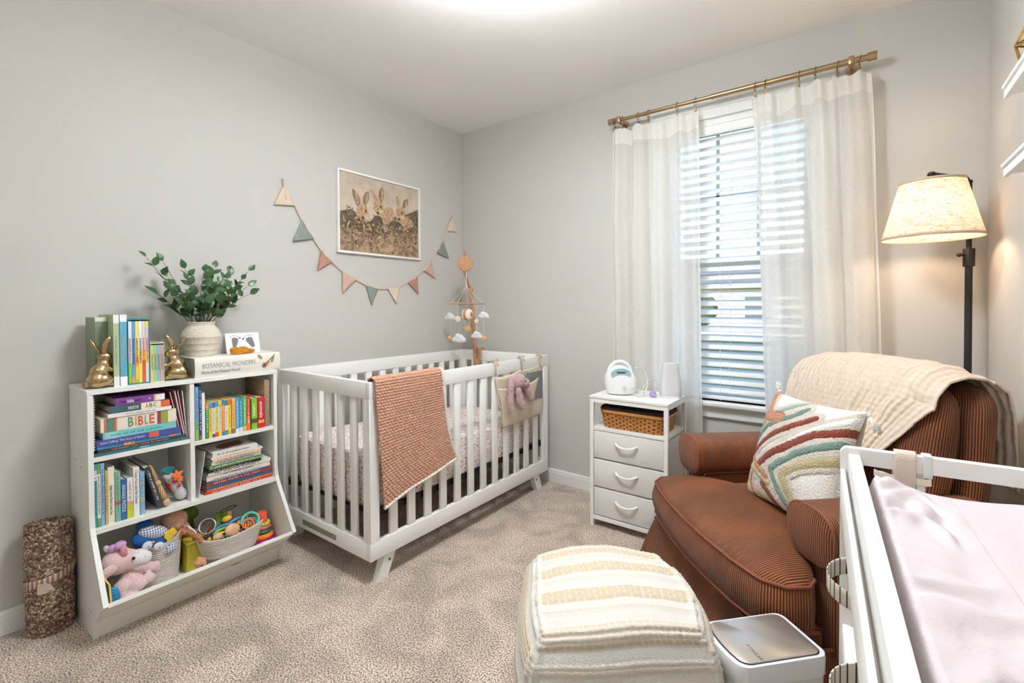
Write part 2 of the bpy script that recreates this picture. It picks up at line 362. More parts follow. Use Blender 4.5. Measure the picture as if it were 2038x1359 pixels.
def curtain(lab, xt0, xt1, xb0, xb1, clips, zb, folds, seed):
    cu = thing('curtain', lab, 'curtain', ((xt0 + xt1) / 2, -.09, 2.19), group=None)
    ph = seed * 1.7
    cu_u = [(c - xt0) / (xt1 - xt0) for c in clips]
    def f(u, v):
        z = lerp(2.205, zb, v)
        sag = min(abs(u - c) for c in cu_u); z -= min(sag, .16) * .28 * (1 - v) ** 8 if v < .3 else 0
        x = lerp(lerp(xt0, xt1, u), lerp(xb0, xb1, u), v ** .8)
        s = u * folds * 2 * pi + ph + .5 * sin(3 * u + seed) + .25 * sin(v * 2.1 + seed)
        amp = .008 + .021 * min(1, v * 4 + .25)
        y = -.088 + amp * sin(s) + .008 * sin(2.3 * s + 1) + .012 * fbm(u * 4, v * 1.5, seed)
        x += .010 * cos(s) * min(1, v * 3) + .008 * (fbm(u * 3, v * 2.5, seed + 9))
        return (x, min(y, -.030), z)
    b = B(); surf(b, f, 110, 70)
    part('fabric', b, M_sheer, cu, smooth=180)
    b = B()
    def g(u, v):
        p = f(u, v * .042); return (p[0], p[1] - .0015, p[2])
    surf(b, g, 110, 4); part('header_band', b, M_hem, cu, smooth=180)
    b = B()
    def g2(s): 
        return lambda u, v: (f(lerp(*s, u), v)[0], f(lerp(*s, u), v)[1] - .0012, f(lerp(*s, u), v)[2])
    for s in ((0, .012), (.988, 1)): surf(b, g2(s), 1, 60)
    part('side_hem', b, M_hem, cu, smooth=180)
    for c, uu in zip(clips, cu_u):
        p = f(uu, 0)
        q = B(); tube(q, [(c + .0035 * sin(a), -.09 + .0195 * cos(a), 2.246 + .0195 * sin(a)) for a in [2 * pi * k / 20 for k in range(20)]], .0018, 6, closed=True)
        part('ring', q, M_bronze, cu)
        q = B(); tube(q, [(c, -.09, 2.228), (c, -.09, 2.214)], .0015, 6); bx(q, c - .004, c + .004, -.094, -.084, 2.196, 2.218, .001, 1); part('clip', q, M_bronze, cu)
M_bronze = mat((138, 112, 82), .35, .9, key='ring_bronze')
curtain('cream sheer curtain left of the blind, beside the crib corner', 1.282, 1.768, 1.292, 1.805, (1.30, 1.345, 1.44, 1.50, 1.66, 1.755), .03, 4.2, 1)
curtain('cream sheer curtain right of the blind, behind the armchair', 2.022, 2.495, 2.105, 2.575, (2.04, 2.085, 2.225, 2.29, 2.375, 2.455), .03, 4.0, 5)
# ceiling lamp (above the frame): an upward-throwing glass bowl on three rods
LX, LY = 1.60, -1.54
cl = thing('ceiling_lamp', 'frosted glass bowl lamp hanging from the ceiling above the room', 'lamp', (LX, LY, H))
b = B(); cyl(b, (LX, LY, H), (LX, LY, H - .025), .065); part('canopy', b, M_brass, cl)
b = B(); 
for a in (0, 2.09, 4.19): tube(b, [(LX + .04 * cos(a), LY + .04 * sin(a), H - .02), (LX + .185 * cos(a), LY + .185 * sin(a), 2.360)], .004, 8)
part('rods', b, M_brass, cl)
b = B(); lathe(b, [(0, 2.275), (.10, 2.285), (.17, 2.320), (.20, 2.365), (.195, 2.365), (.165, 2.325), (.10, 2.293), (0, 2.283)], (LX, LY, 0), 40, caps=False)
part('glass_bowl', b, mat((240, 247, 255), .4, emis=40, key='lit_glass_bowl'), cl, smooth=180)
b = B(); lathe(b, [(0, 2.315), (.13, 2.315), (.13, 2.325), (0, 2.325)], (LX, LY, 0), 40, caps=False)
part('light_disc', b, mat((240, 247, 255), .4, emis=205, key='lit_disc_up'), cl)
up = thing('fill_uplighter', 'unseen uplighter added behind the camera as fill light', 'lamp', (1.85, -3.30, 0))  # added out of view: stands in for bounced flash, fills room and ceiling
b = B(); lathe(b, [(0, 0), (.13, 0), (.13, .015), (.02, .03), (.012, .04), (.012, 1.72), (.03, 1.74), (.15, 1.82), (.16, 1.83), (.15, 1.826), (.03, 1.752), (0, 1.75)], (1.85, -3.30, 0), 32, caps=False); part('stand_and_bowl', b, M_black, up)
b = B(); lathe(b, [(0, 1.80), (.11, 1.80), (.11, 1.812), (0, 1.812)], (1.85, -3.30, 0), 32, caps=False); part('light_disc', b, mat((240, 247, 255), .4, emis=42, key='lit_disc'), up)
bpy.data.objects.remove(ROOM_LIGHT)
DAY.location = (1.925, .145, 1.41); DAY.data.cycles.is_portal = True
DAY.rotation_euler = (radians(-90), 0, 0); DAY.data.size = .74; DAY.data.size_y = 1.54
# ---------------------------------------------------------------- crib
cx0, cx1, cy0, cy1, cz0, cz1 = .095, .838, -1.476, -.100, .107, .855
crib = thing('crib', 'white slatted crib along the left wall with a peach blanket over its rail', 'crib', (cx0, cy0, 0))
rt, pw = .070, .048
PT = .026
for nm, (a0, a1, b0, b1) in (('front_rail', (cx1 - PT, cx1, cy0, cy1)), ('back_rail', (cx0, cx0 + PT, cy0, cy1)), ('near_rail', (cx0 + PT, cx1 - PT, cy0, cy0 + PT)), ('far_rail', (cx0 + PT, cx1 - PT, cy1 - PT, cy1))):
    part('top_' + nm, bx(B(), a0, a1, b0, b1, cz1 - rt, cz1, .0022, 2), M_white, crib)
    part('bottom_' + nm, bx(B(), a0, a1, b0, b1, cz0, cz0 + .075, .0022, 2), M_white, crib)
for x, sx in ((cx0, 1), (cx1, -1)):
    for y, sy in ((cy0, 1), (cy1, -1)):
        b = B(); xa, xb = sorted((x, x + sx * PT)); ya, yb = sorted((y, y + sy * pw)); bx(b, xa, xb, ya, yb, cz0 + .075, cz1 - rt, .002, 1)
        xa, xb = sorted((x + sx * PT, x + sx * pw)); ya, yb = sorted((y, y + sy * PT)); bx(b, xa, xb, ya, yb, cz0 + .075, cz1 - rt, .002, 1)
        part('corner_post', b, M_white, crib)
n = 12; g0, g1 = cy0 + pw, cy1 - pw; sw = .042; gap = (g1 - g0 - n * sw) / (n + 1)
for xa in (cx1 - .021, cx0 + .005):
    for k in range(n):
        y = g0 + gap + k * (sw + gap); part('slat', bx(B(), xa, xa + .016, y, y + sw, cz0 + .073, cz1 - rt + .002, .003, 2), M_white, crib)
n = 6; g0, g1 = cx0 + pw, cx1 - pw; gap = (g1 - g0 - n * sw) / (n + 1)
for ya in (cy0 + .005, cy1 - .021):
    for k in range(n):
        x = g0 + gap + k * (sw + gap); part('slat', bx(B(), x, x + sw, ya, ya + .016, cz0 + .073, cz1 - rt + .002, .003, 2), M_white, crib)
for x, s in ((cx1 - .050, 1), (cx0 + .016, 1)):
    for y, d in ((cy0 + .118, -1), (cy1 - .118, 1)):
        b = B(); w = .032
        prism(b, [(y - w, .112), (y + w, .112), (y + w * .82 + d * .045, 0), (y - w * .82 + d * .045, 0)], 'x', x, x + .034)
        lg = part('leg', b, M_white, crib, smooth=20)
        b = B(); xs = x + .034 if x > .4 else x
        cyl(b, (xs, y + d * .008, .072), (xs + .0012, y + d * .008, .072), .0062, n=16); part('bolt', b, mat((120, 116, 110), .4, .6, key='bolt_metal'), lg)
b = B()
bx(b, cx0 + PT, cx1 - PT, cy0 + PT + .004, cy0 + .05, .287, .303); bx(b, cx0 + PT, cx1 - PT, cy1 - .05, cy1 - PT - .004, .287, .303)
for y in (-1.2, -.8, -.4): bx(b, cx0 + PT, cx1 - PT, y - .012, y + .012, .287, .299)
bx(b, cx0 + .03, cx0 + .052, cy0 + .03, cy1 - .03, .270, .300); bx(b, cx1 - .052, cx1 - .030, cy0 + .03, cy1 - .03, .270, .300)
part('mattress_support', b, M_black, crib, smooth=0)
part('plaque', bx(B(), .318, .592, cy0 - .0012, cy0, .128, .152, 0), mat((150, 144, 122), .5, var=.4, vscale=120, key='plaque'), crib, smooth=0)
# mattress in a floral sheet
def floral():
    m, t, b, L = node_mat('floral_sheet'); tc = t.nodes.new('ShaderNodeTexCoord')
    v = t.nodes.new('ShaderNodeTexVoronoi'); v.inputs['Scale'].default_value = 66; v.inputs['Randomness'].default_value = 1
    nz = t.nodes.new('ShaderNodeTexNoise'); nz.inputs['Scale'].default_value = 90; L.new(tc.outputs['Object'], nz.inputs['Vector'])
    ad = t.nodes.new('ShaderNodeMix'); ad.data_type = 'VECTOR'; ad.inputs['Factor'].default_value = .012
    L.new(tc.outputs['Object'], ad.inputs[4]); L.new(nz.outputs['Color'], ad.inputs[5]); L.new(ad.outputs[1], v.inputs['Vector'])
    r = t.nodes.new('ShaderNodeValToRGB'); r.color_ramp.interpolation = 'CONSTANT'
    els = [(0, (150, 92, 76)), (.18, (190, 128, 108)), (.30, (244, 238, 232))]
    r.color_ramp.elements[0].color = lin(els[0][1]); r.color_ramp.elements[1].position = .18; r.color_ramp.elements[1].color = lin(els[1][1])
    e = r.color_ramp.elements.new(.32); e.color = lin(els[2][1]); e2 = r.color_ramp.elements.new(.58); e2.color = lin((120, 98, 84)); e3 = r.color_ramp.elements.new(.66); e3.color = lin((244, 238, 232))
    hs = t.nodes.new('ShaderNodeMix'); hs.data_type = 'RGBA'; hs.blend_type = 'MULTIPLY'; hs.inputs['Factor'].default_value = .05
    L.new(v.outputs['Distance'], r.inputs['Fac']); L.new(r.outputs['Color'], hs.inputs['A']); L.new(v.outputs['Color'], hs.inputs['B']); L.new(hs.outputs['Result'], b.inputs['Base Color'])
    b.inputs['Roughness'].default_value = .95; return m
M_floral = floral()
mt = thing('crib_mattress', 'crib mattress wrapped in a small floral print sheet', 'mattress', (.47, -.79, .30))
def mattress(u, v):
    a = u * 2 * pi; hx, hy = .343, .660
    # v: 0 bottom centre .. 1 top centre
    e = 8; ca, sa = cos(a), sin(a); rr = (abs(ca) ** e + abs(sa) ** e) ** (-1 / e)
    if v < .25: k = v / .25 * .985; z = .302
    elif v < .75:
        q = (v - .25) / .5; z = lerp(.302, 1, q); k = .985 + .015 * sin(pi * q); z = .302 + q * (.165)
    else: k = (1 - v) / .25 * .985; z = .467 + .012 * (1 - k ** 4)
    x, y = .466 + hx * rr * ca * k, -.788 + hy * rr * sa * k
    if z > .31: z = .302 + (z - .302) * lerp(.86, 1.32, (-y) / 1.45)
    return (x, y, z + (.002 * fbm(x * 9, y * 9) if v > .6 else 0))
b = B(); surf(b, mattress, 96, 40, cu=True); part('fitted_sheet', b, M_floral, mt, smooth=60)
# ---------------------------------------------------------------- bookcase
bk = thing('bookcase', 'white cubby bookcase with a slanted toy bin, filled with books', 'bookcase', (.01, -2.24, 0))
by0, by1, bxb, bxf, bt = -2.242, -1.570, .012, .270, .0155
side = [(bxb, 0), (.300, 0), (.300, .062), (.430, .160), (.292, .355), (.276, .385), (bxf, .43), (bxf, .858), (bxb, .858)]
for ya in (by0, by1 - bt):
    b = B(); prism(b, side, 'y', ya, ya + bt)
    sp = part('side_panel', b, M_lam, bk, smooth=0)
    if ya == by0:
        for x, z in ((.09, .60), (.17, .585), (.20, .365), (.25, .09), (.275, .09), (.40, .135)):
            h = B(); cyl(h, (x, ya + .0002, z), (x, ya - .0006, z), .0028, n=10); part('screw_cap', h, mat((120, 114, 104), .6, key='screw_cap'), sp)
part('top_panel', bx(B(), bxb, bxf + .002, by0 - .002, by1 + .002, .858, .8745, .001, 1), M_lam, bk)
part('back_panel', bx(B(), bxb, bxb + .005, by0 + bt, by1 - bt, .02, .858), M_lam, bk, smooth=0)
iy0, iy1, dv0, dv1 = by0 + bt, by1 - bt, -1.925, -1.909
part('divider', bx(B(), bxb + .005, bxf - .002, dv0, dv1, .355, .858), M_lam, bk, smooth=0)
part('shelf', bx(B(), bxb + .005, bxf - .004, iy0, dv0, .615, .6305), M_lam, bk, smooth=0)
part('shelf', bx(B(), bxb + .005, bxf - .004, dv1, iy1, .600, .6155), M_lam, bk, smooth=0)
part('shelf', bx(B(), bxb + .005, bxf + .016, iy0, iy1, .362, .3775), M_lam, bk, smooth=0)
part('bin_floor', bx(B(), bxb + .005, .306, iy0, iy1, .048, .063), M_lam, bk, smooth=0)
b = B(); prism(b, [(.298, .058), (.424, .152), (.420, .163), (.414, .163), (.290, .064)], 'y', iy0, iy1); part('bin_front', b, M_lam, bk, smooth=0)
b = B(); bx(b, .280, .296, iy0, iy1, 0, .060); bx(b, .296, .3, iy0, iy1, .046, .058); part('plinth', b, M_lam, bk, smooth=0)
# ---------------------------------------------------------------- nightstand
nx0, nx1, ny0, ny1, nz = 1.306, 1.721, -.424, -.122, .694
ns = thing('nightstand', 'narrow white nightstand with three fabric drawers under the left curtain', 'nightstand', ((nx0 + nx1) / 2, (ny0 + ny1) / 2, 0))
part('top_board', bx(B(), nx0 - .003, nx1 + .003, ny0 - .003, ny1 + .003, nz - .013, nz, .0015, 1), M_lam, ns)
pl_ = .020
b = B()
for x in (nx0, nx1 - pl_):
    for y in (ny0, ny1 - pl_): bx(b, x, x + pl_, y, y + pl_, 0, nz - .013, .001, 1)
for y in (ny0, ny1 - pl_): bx(b, nx0 + pl_, nx1 - pl_, y, y + pl_, nz - .033, nz - .013); bx(b, nx0 + pl_, nx1 - pl_, y, y + pl_, .040, .058)
for x in (nx0, nx1 - pl_): bx(b, x, x + pl_, ny0 + pl_, ny1 - pl_, nz - .033, nz - .013); bx(b, x, x + pl_, ny0 + pl_, ny1 - pl_, .040, .058)
part('frame', b, M_white, ns)
part('shelf_board', bx(B(), nx0 + pl_ * .3, nx1 - pl_ * .3, ny0 + .006, ny1 - .006, .512, .526, .001, 1), M_lam, ns)
M_draw = mat((226, 224, 217), .8, bump=.05, bscale=300, key='drawer_fabric')
for z0, z1 in ((.364, .508), (.214, .358), (.062, .208)):
    dr = part('drawer', bx(B(), nx0 + pl_ + .002, nx1 - pl_ - .002, ny0 + .004, ny1 - .03, z0 + .002, z1, .003, 2), M_draw, ns)
    b = B(); xm = (nx0 + nx1) / 2 - .004; zc = z0 + .095
    pts = []; rr = []
    for k in range(17):
        q = k / 16; s = 2 * q - 1; pts.append((xm + .058 * s, ny0 + .004 - .024 * (1 - s ** 4) - .001, zc - .012 * (1 - s * s))); rr.append(.0075 - .0025 * (1 - abs(s)) + (0))
    tube(b, pts, rr, 10, flat=.7); part('handle', b, M_white, dr, smooth=180)
b = B(); bx(b, nx0 + .004, nx0 + .016, ny0 + pl_, ny1 - pl_, .062, .508); bx(b, nx1 - .012, nx1 - .006, ny0 + pl_, ny1 - pl_ - .01, .215, .50)
b.free()
for q in ((nx0 + .004, nx0 + .016, ny0 + pl_, ny1 - pl_, .062, .508), (nx1 - .012, nx1 - .006, ny0 + pl_, ny1 - pl_ - .01, .215, .50)): part('side_fabric', bx(B(), *q), M_draw, ns, smooth=0)
# ---------------------------------------------------------------- armchair
ang = radians(42); Sx, Bx = Vector((sin(ang), -cos(ang), 0)), Vector((cos(ang), sin(ang), 0))
Fp = Vector((1.857, -.562, 0)); CO = Fp + Sx * .365 + Bx * .30
arm = thing('armchair', 'brown corduroy glider armchair with skirt and rolled arms in the corner', 'armchair', tuple(CO), (0, 0, ang - pi / 2))
MA = WM[arm.name]
def cord(nm, axis): return stripes(nm, (58, 31, 16), (156, 90, 50), axis, .0068, width=.45, soft=.34, rough=.6, bumpd=.0022, noise_col=.36, sheen=.06, nscale=6)
Cx, Cy = cord('corduroy_across', 'X'), cord('corduroy_along', 'Y')
Cu = stripes('corduroy_wrapped', (58, 31, 16), (156, 90, 50), 'X', .0068, width=.45, soft=.34, rough=.6, bumpd=.0022, noise_col=.36, sheen=.06, nscale=6, coord='UV')
def arcmap(outline, n=720):
    """closed outline a -> (x, y); returns u -> a with equal arc length, and the length"""
    P = [outline(2 * pi * k / n) for k in range(n + 1)]; c = [0]
    for a, d in zip(P, P[1:]): c.append(c[-1] + math.dist(a, d))
    def f(u):
        t_ = (u % 1) * c[-1] if u < 1 else c[-1]; lo, hi = 0, n
        while hi - lo > 1:
            m_ = (lo + hi) // 2
            if c[m_] <= t_: lo = m_
            else: hi = m_
        q = (t_ - c[lo]) / max(1e-9, c[hi] - c[lo]); return 2 * pi * (lo + q) / n
    return f, c[-1]
def se(c, e): return math.copysign(abs(c) ** e, c)
# seat cushion (T shape): plan outline by angle, crowned top
def seat_outline():
    o = []
    pts = [(-.285, .26), (.285, .26), (.285, -.292), (.392, -.300), (.420, -.335), (.416, -.40), (.37, -.446), (.27, -.468), (.13, -.482), (0, -.486), (-.13, -.482), (-.27, -.468), (-.37, -.446), (-.416, -.40), (-.420, -.335), (-.392, -.300), (-.285, -.292)]
    for i in range(len(pts)):
        a, b_ = pts[i], pts[(i + 1) % len(pts)]; n = max(1, int(math.dist(a, b_) / .018))
        for k in range(n): o.append((lerp(a[0], b_[0], k / n), lerp(a[1], b_[1], k / n)))
    return o
SO = seat_outline(); zlo, zhi = .265, .395
def seatf(u, v):
    p = SO[int(round(u * len(SO))) % len(SO)]; cxx, cyy = 0, -.12
    if v < .2: k, z = v / .2, zlo
    elif v < .5:
        q = (v - .2) / .3; k = 1 + .018 * sin(pi * q) / max(.3, math.dist(p, (cxx, cyy))) ; z = lerp(zlo, zhi, q)
    else:
        q = (v - .5) / .5; k = (1 - q) ** .8; z = zhi + .066 * (1 - k ** 2.6) ** .7
    x, y = cxx + (p[0] - cxx) * k, cyy + (p[1] - cyy) * k
    return (x, y, z)
b = B(); surf(b, seatf, len(SO), 34, cu=True, us=sum(math.dist(SO[i], SO[i - 1]) for i in range(len(SO))))
for f in b.faces:
    if f.calc_center_median().z < zhi - .002: f.material_index = 1
part('seat_cushion', b, [Cx, Cu], arm, world=False, smooth=70)
b = B(); tube(b, [(x * 1.004, (y + .12) * 1.004 - .12, zhi + .001) for x, y in SO], .0052, 8, closed=True)
tube(b, [(x * 1.004, (y + .12) * 1.004 - .12, zlo + .004) for x, y in SO], .0052, 8, closed=True); part('welt', b, mat((122, 66, 42), .7, key='welt_brown'), arm, world=False, smooth=180)
# arms: pillow-topped rolls
for s in (-1, 1):
    b = B(); cxx = .368 * s
    def armf(u, v):
        a = u * 2 * pi; e = .72
        yb = lerp(-.298, .22, v); k = 1
        if v < .03: k = .965 + .035 * sin(v / .03 * pi / 2)
        hw, hh = .093, .078
        x = cxx + hw * se(cos(a), e) * k; z = .520 + hh * se(sin(a), e) * k - .008 * (v - .3) ** 2
        y = yb if v >= .03 else -.298 + .018 * (v / .03)
        return (x, y, z)
    def acos_(x): return math.acos(max(-1, min(1, x)))
    surf(b, armf, 40, 60, cu=True)
    part('arm', b, Cy, arm, world=False, smooth=70)
    def armcap(u, v):
        a = u * 2 * pi; k = v; hw, hh = .0925, .0775
        return (cxx + hw * k * se(cos(a), .72), -.298 + .0 - .012 * (1 - k ** 4), .520 + hh * k * se(sin(a), .72) - .0007)
    b = B(); surf(b, armcap, 40, 12, cu=True); part('arm_front', b, Cx, arm, world=False, smooth=70)
    b = B(); bx(b, cxx - .070, cxx + .070, -.270, .22, .19, .46, .02, 3); part('arm_panel', b, Cx, arm, world=False)
    b = B(); tube(b, [(cxx + .091 * se(cos(a), .72), -.296, .520 + .076 * se(sin(a), .72)) for a in [2 * pi * k / 36 for k in range(36)]], .0042, 8, closed=True); part('welt', b, mat((122, 66, 42), .7, key='welt_brown'), arm, world=False, smooth=180)
b = B(); bx(b, -.40, .40, -.418, -.27, .17, .265, .02, 3); bx(b, -.30, .30, -.27, .30, .17, .27, .01, 2); part('front_rail', b, Cx, arm, world=False)
# skirt: flared, with box pleat corners
def skirt(u, v):
    hx, hy0, hy1 = .418 + .055 * v, -.425 - .05 * v, .23 + .02 * v
    P = [(-hx, hy1), (-hx, hy0), (.412, -.424), (.412, hy1)]
    q = u * 2.25; i, f = (0, q / .69) if q < .69 else ((1, (q - .69) / .87) if q < 1.56 else (2, min(1, (q - 1.56) / .69))); a, c = P[i], P[i + 1]
    x, y = lerp(a[0], c[0], f), lerp(a[1], c[1], f)
    e = min(f, 1 - f); w = .004 * sin(v * pi) * 1 + (.010 * v * exp(-(e / .02) ** 2) if i != 5 else 0)
    w += .004 * v * sin(u * 37)
    nx_, ny_ = ((-1, 0), (0, -1), (1, 0))[i]
    return (x + nx_ * w, y + ny_ * w, lerp(.215, .018, v))
b = B(); surf(b, skirt, 225, 12, us=2.25); part('skirt', b, Cu, arm, world=False, solid=.008, smooth=60)
b = B(); tube(b, [(-.42, .23, .217), (-.42, -.427, .217), (.42, -.427, .217), (.42, .23, .217)], .006, 8); part('welt', b, mat((122, 66, 42), .7, key='welt_brown'), arm, world=False)
# base under the skirt
b = B(); bx(b, -.30, .30, -.30, .30, .0, .05); bx(b, -.05, .05, -.28, .28, .05, .18); part('glider_base', b, mat((60, 40, 28), .6, key='dark_wood'), arm, world=False, smooth=0)
# back: inner cushion and outer shell, both leaning back with rolled crests
def backshape(hw, th, y0, z0, z1, lean, bulge, crest):
    am, L_ = arcmap(lambda a: (hw * se(cos(a), .385), th * se(sin(a), .55)))
    def f(u, v):
        a = am(u); e = .55
        z = lerp(z0, z1, v); k = 1.0
        if v > .84: k = sqrt(max(0, 1 - ((v - .84) / .16) ** 2.2)) 
        w = hw * (1 + .06 * sin(pi * min(1, v * 1.05)))
        x = w * se(cos(a), e * .7) * (1 - .30 * (1 - k) ** 1.5)
        y = y0 + lean * (v ** 1.15) + th * (bulge(v)) * se(sin(a), e) * max(.02, k) + .02 * (1 - k)
        z -= .028 * (abs(x) / hw) ** 3 * v ** 2
        z -= crest * (1 - k) * 0
        return (x, y, z)
    return f
b = B(); surf(b, backshape(.318, .058, .105, .33, .925, .115, lambda v: .85 + .35 * sin(pi * v ** 1.3), .02), 150, 44, cu=True, us=1.36); part('back_cushion', b, Cu, arm, world=False, smooth=80)
b = B(); surf(b, backshape(.350, .052, .205, .20, .935, .105, lambda v: .75 + .5 * v ** 3, .02), 150, 44, cu=True, us=1.48); part('back_shell', b, Cu, arm, world=False, smooth=80)
# ---------------------------------------------------------------- pouf
def pouf_mat():
    m, t, b, L = node_mat('woven_cream'); 
    b.inputs['Roughness'].default_value = .95; b.inputs['Sheen Weight'].default_value = .2; b.inputs['Specular IOR Level'].default_value = .15
    at = t.nodes.new('ShaderNodeAttribute'); at.attribute_name = 'tint'; 
    n = t.nodes.new('ShaderNodeTexNoise'); n.inputs['Scale'].default_value = 260; tc = t.nodes.new('ShaderNodeTexCoord'); L.new(tc.outputs['Object'], n.inputs['Vector'])
    r = t.nodes.new('ShaderNodeValToRGB'); r.color_ramp.elements[0].color = lin((219, 215, 207)); r.color_ramp.elements[1].color = lin((206, 189, 160)); L.new(at.outputs['Fac'], r.inputs['Fac'])
    L.new(r.outputs['Color'], b.inputs['Base Color'])
    bp = t.nodes.new('ShaderNodeBump'); bp.inputs['Strength'].default_value = .6; bp.inputs['Distance'].default_value = .003; L.new(n.outputs['Fac'], bp.inputs['Height']); L.new(bp.outputs['Normal'], b.inputs['Normal'])
    return m
po = thing('pouf', 'cream woven pouf with braided stripes on the carpet before the armchair', 'pouf', (1.897, -1.468, 0), (0, 0, radians(36)))
def band(s):
    """stripe pattern across s (metres): returns (kind, local phase)"""
    s = s % .150
    if s < .052: return 1, s / .013
    if s < .060: return 2, 0
    if s < .098: return 0, s / .004
    if s < .118: return 3, s / .007
    return 0, s / .004
def pouf_xyz(nx, ny, nz):
    q = 4.2; r = (abs(nx) ** q + abs(ny) ** q + abs(nz * 1.0) ** q) ** (-1 / q)
    x, y, z = nx * r, ny * r, nz * r
    return Vector((x, y, z))
b = B(); lay = b.verts.layers.float.new('tint')
bmesh.ops.create_cube(b, size=2); bmesh.ops.subdivide_edges(b, edges=b.edges[:], cuts=95, use_grid_fill=True)
def pouf_map(X, Y, Z):
    p = Vector((X * sqrt(max(0, 1 - Y * Y * .24 - Z * Z * .24 + .10 * Y * Y * Z * Z)), Y * sqrt(max(0, 1 - X * X * .24 - Z * Z * .24 + .10 * X * X * Z * Z)), Z * (1 - .13 * (X * X + Y * Y) + .05 * X * X * Y * Y)))
    a2 = math.atan2(p.y, p.x); rr_ = 1 + .03 * cos(3 * a2 + .6)
    return p, Vector((p.x * .276 * rr_, p.y * .268 * rr_, .205 + p.z * .210 * (1 + .03 * X - .02 * Y)))
for v in b.verts:
    X, Y, Z = v.co; p, P = pouf_map(X, Y, Z)
    n_ = Vector((se(p.x, 3), se(p.y, 3), se(p.z, 3))).normalized()
    a2 = math.atan2(p.y, p.x); rr_ = 1 + .035 * cos(3 * a2 + .6); zc_ = max(0, Z)
    P = Vector((p.x * .266 * rr_ * (1 - .10 * zc_ ** 3), p.y * .256 * rr_ * (1 - .10 * zc_ ** 3), .205 + p.z * .208 * (1 + .03 * X - .02 * Y)))
    top = abs(Z) > .97 or abs(Z) >= max(abs(X), abs(Y)) - 1e-4
    # band coordinate: rows run along x over the top and round the sides
    if top and Z > 0: s, l = Y * .24, X * .25
    elif abs(Y) >= abs(X): s, l = .24 * (1 if Y < 0 else -1) * -1 + (1 - Z) * .19 * (-1 if Y < 0 else 1), X * .25
    else: s, l = .30 + (1 - Z) * .19, Y * .24
    kd, ph = band(s + .265)
    h = 0; tint = 0
    if kd == 1: h = .0065 * abs(sin(pi * ph)) ** .7 * (.45 + .55 * abs(sin(pi * l / .019 + (int(ph) % 2) * .4)) ** .6); tint = .95 if abs(sin(pi * l / .019 + (int(ph) % 2) * .4)) > .25 else .3
    elif kd == 2: h = .002; tint = .25
    elif kd == 3: h = .0035 * abs(sin(pi * ph)); tint = .30
    else: h = .001 * sin(l * 900) * sin(ph * 3); tint = .02 + .05 * (fbm(X * 9, Y * 9, Z * 9) > 0)
    # seam ridges along the top outline
    e = sorted((abs(X), abs(Y), abs(Z)))
    if e[1] > .90 and Z > .3: h += .007 * sin(pi * (e[1] - .90) / .10) ** 2; tint = tint * .5
    v.co = P + n_ * h + Vector((0, 0, .004 * fbm(X * 2, Y * 2, 3) if Z > .5 else 0)); v[lay] = tint
    if v.co.z < 0.002: v.co.z = .002
part('cover', b, pouf_mat(), po, world=False, smooth=180)
# ---------------------------------------------------------------- waste bin
M_bin = mat((214, 214, 209), .35, key='bin_white'); M_steel = mat((205, 196, 186), .33, .75, var=.06, vscale=3, key='brushed_lid')
a_ = radians(47)
wb = thing('waste_bin', 'white square step bin with a brushed metal lid in front of the armchair', 'waste bin', (2.270, -1.364, 0), (0, 0, a_))
def rrect(hx, hy, r, bulge=0, n=7):
    o = []
    for (sx, sy, a0) in ((1, 1, 0), (-1, 1, pi / 2), (-1, -1, pi), (1, -1, 3 * pi / 2)):
        for k in range(n + 1):
            a = a0 + k / n * pi / 2; o.append((sx * (hx - r) + r * cos(a), sy * (hy - r) + r * sin(a)))
    # densify + bulge the -x side (front)
    return [(x - (bulge * (1 - (y / hy) ** 2) if x < 0 else 0), y) for x, y in o]
def loft(bm, secs, mi=0, caps=True):
    R = [[bm.verts.new((x, y, z)) for x, y in pts] for pts, z in secs]; n = len(R[0])
    for A, C in zip(R, R[1:]):
        for k in range(n): f = bm.faces.new((A[k], A[(k + 1) % n], C[(k + 1) % n], C[k])); f.material_index = mi
    if caps:
        for q in (R[0][::-1], R[-1]): f = bm.faces.new(q); f.material_index = mi
    return bm
hx_, hy_ = .118, .083
def dens(o):
    r = []
    for i, p in enumerate(o):
        q = o[(i + 1) % len(o)]; m_ = max(1, int(math.dist(p, q) / .02))
        for k in range(m_): r.append((lerp(p[0], q[0], k / m_), lerp(p[1], q[1], k / m_)))
    return r
def ro(k, bl=.012): return [(x * k if True else x, y * k) for x, y in [(x - (bl * (1 - (y / hy_) ** 2) if x < 0 else 0), y) for x, y in dens(rrect(hx_, hy_, .024))]]
b = B(); loft(b, [(ro(.93), .012), (ro(.94), .02), (ro(.965), .28)]); part('body', b, M_bin, wb, world=False)
b = B(); loft(b, [(ro(.97), .280), (ro(.995), .284), (ro(1.0), .322), (ro(.985), .330), (ro(.90), .3305)]); 
part('rim', b, mat((236, 238, 242), .25, key='bin_rim'), wb, world=False)
b = B(); loft(b, [(ro(.905), .3306), (ro(.905), .3312)]); part('seal', b, mat((38, 36, 36), .6, key='rubber_seal'), wb, world=False)
b = B(); loft(b, [(ro(.885), .3310), (ro(.885), .3335), (ro(.87), .3348)]); ld = part('lid', b, M_steel, wb, world=False)
b = text_bm('KOHLER', .011, frame((-.058, -.045, .3349), (0, -1, 0), (1, 0, 0)), align='CENTER', sx=1.3); part('lettering', b, mat((120, 112, 104), .5, key='lid_letter'), ld, world=False, smooth=0)
b = B(); bx(b, -.115, -.07, -.03, .03, .004, .012, .003, 2); part('pedal', b, M_steel, wb, world=False)
b = B(); loft(b, [(ro(.95), 0), (ro(.95), .012)]); part('foot', b, mat((60, 60, 60), .6, key='bin_foot'), wb, world=False)
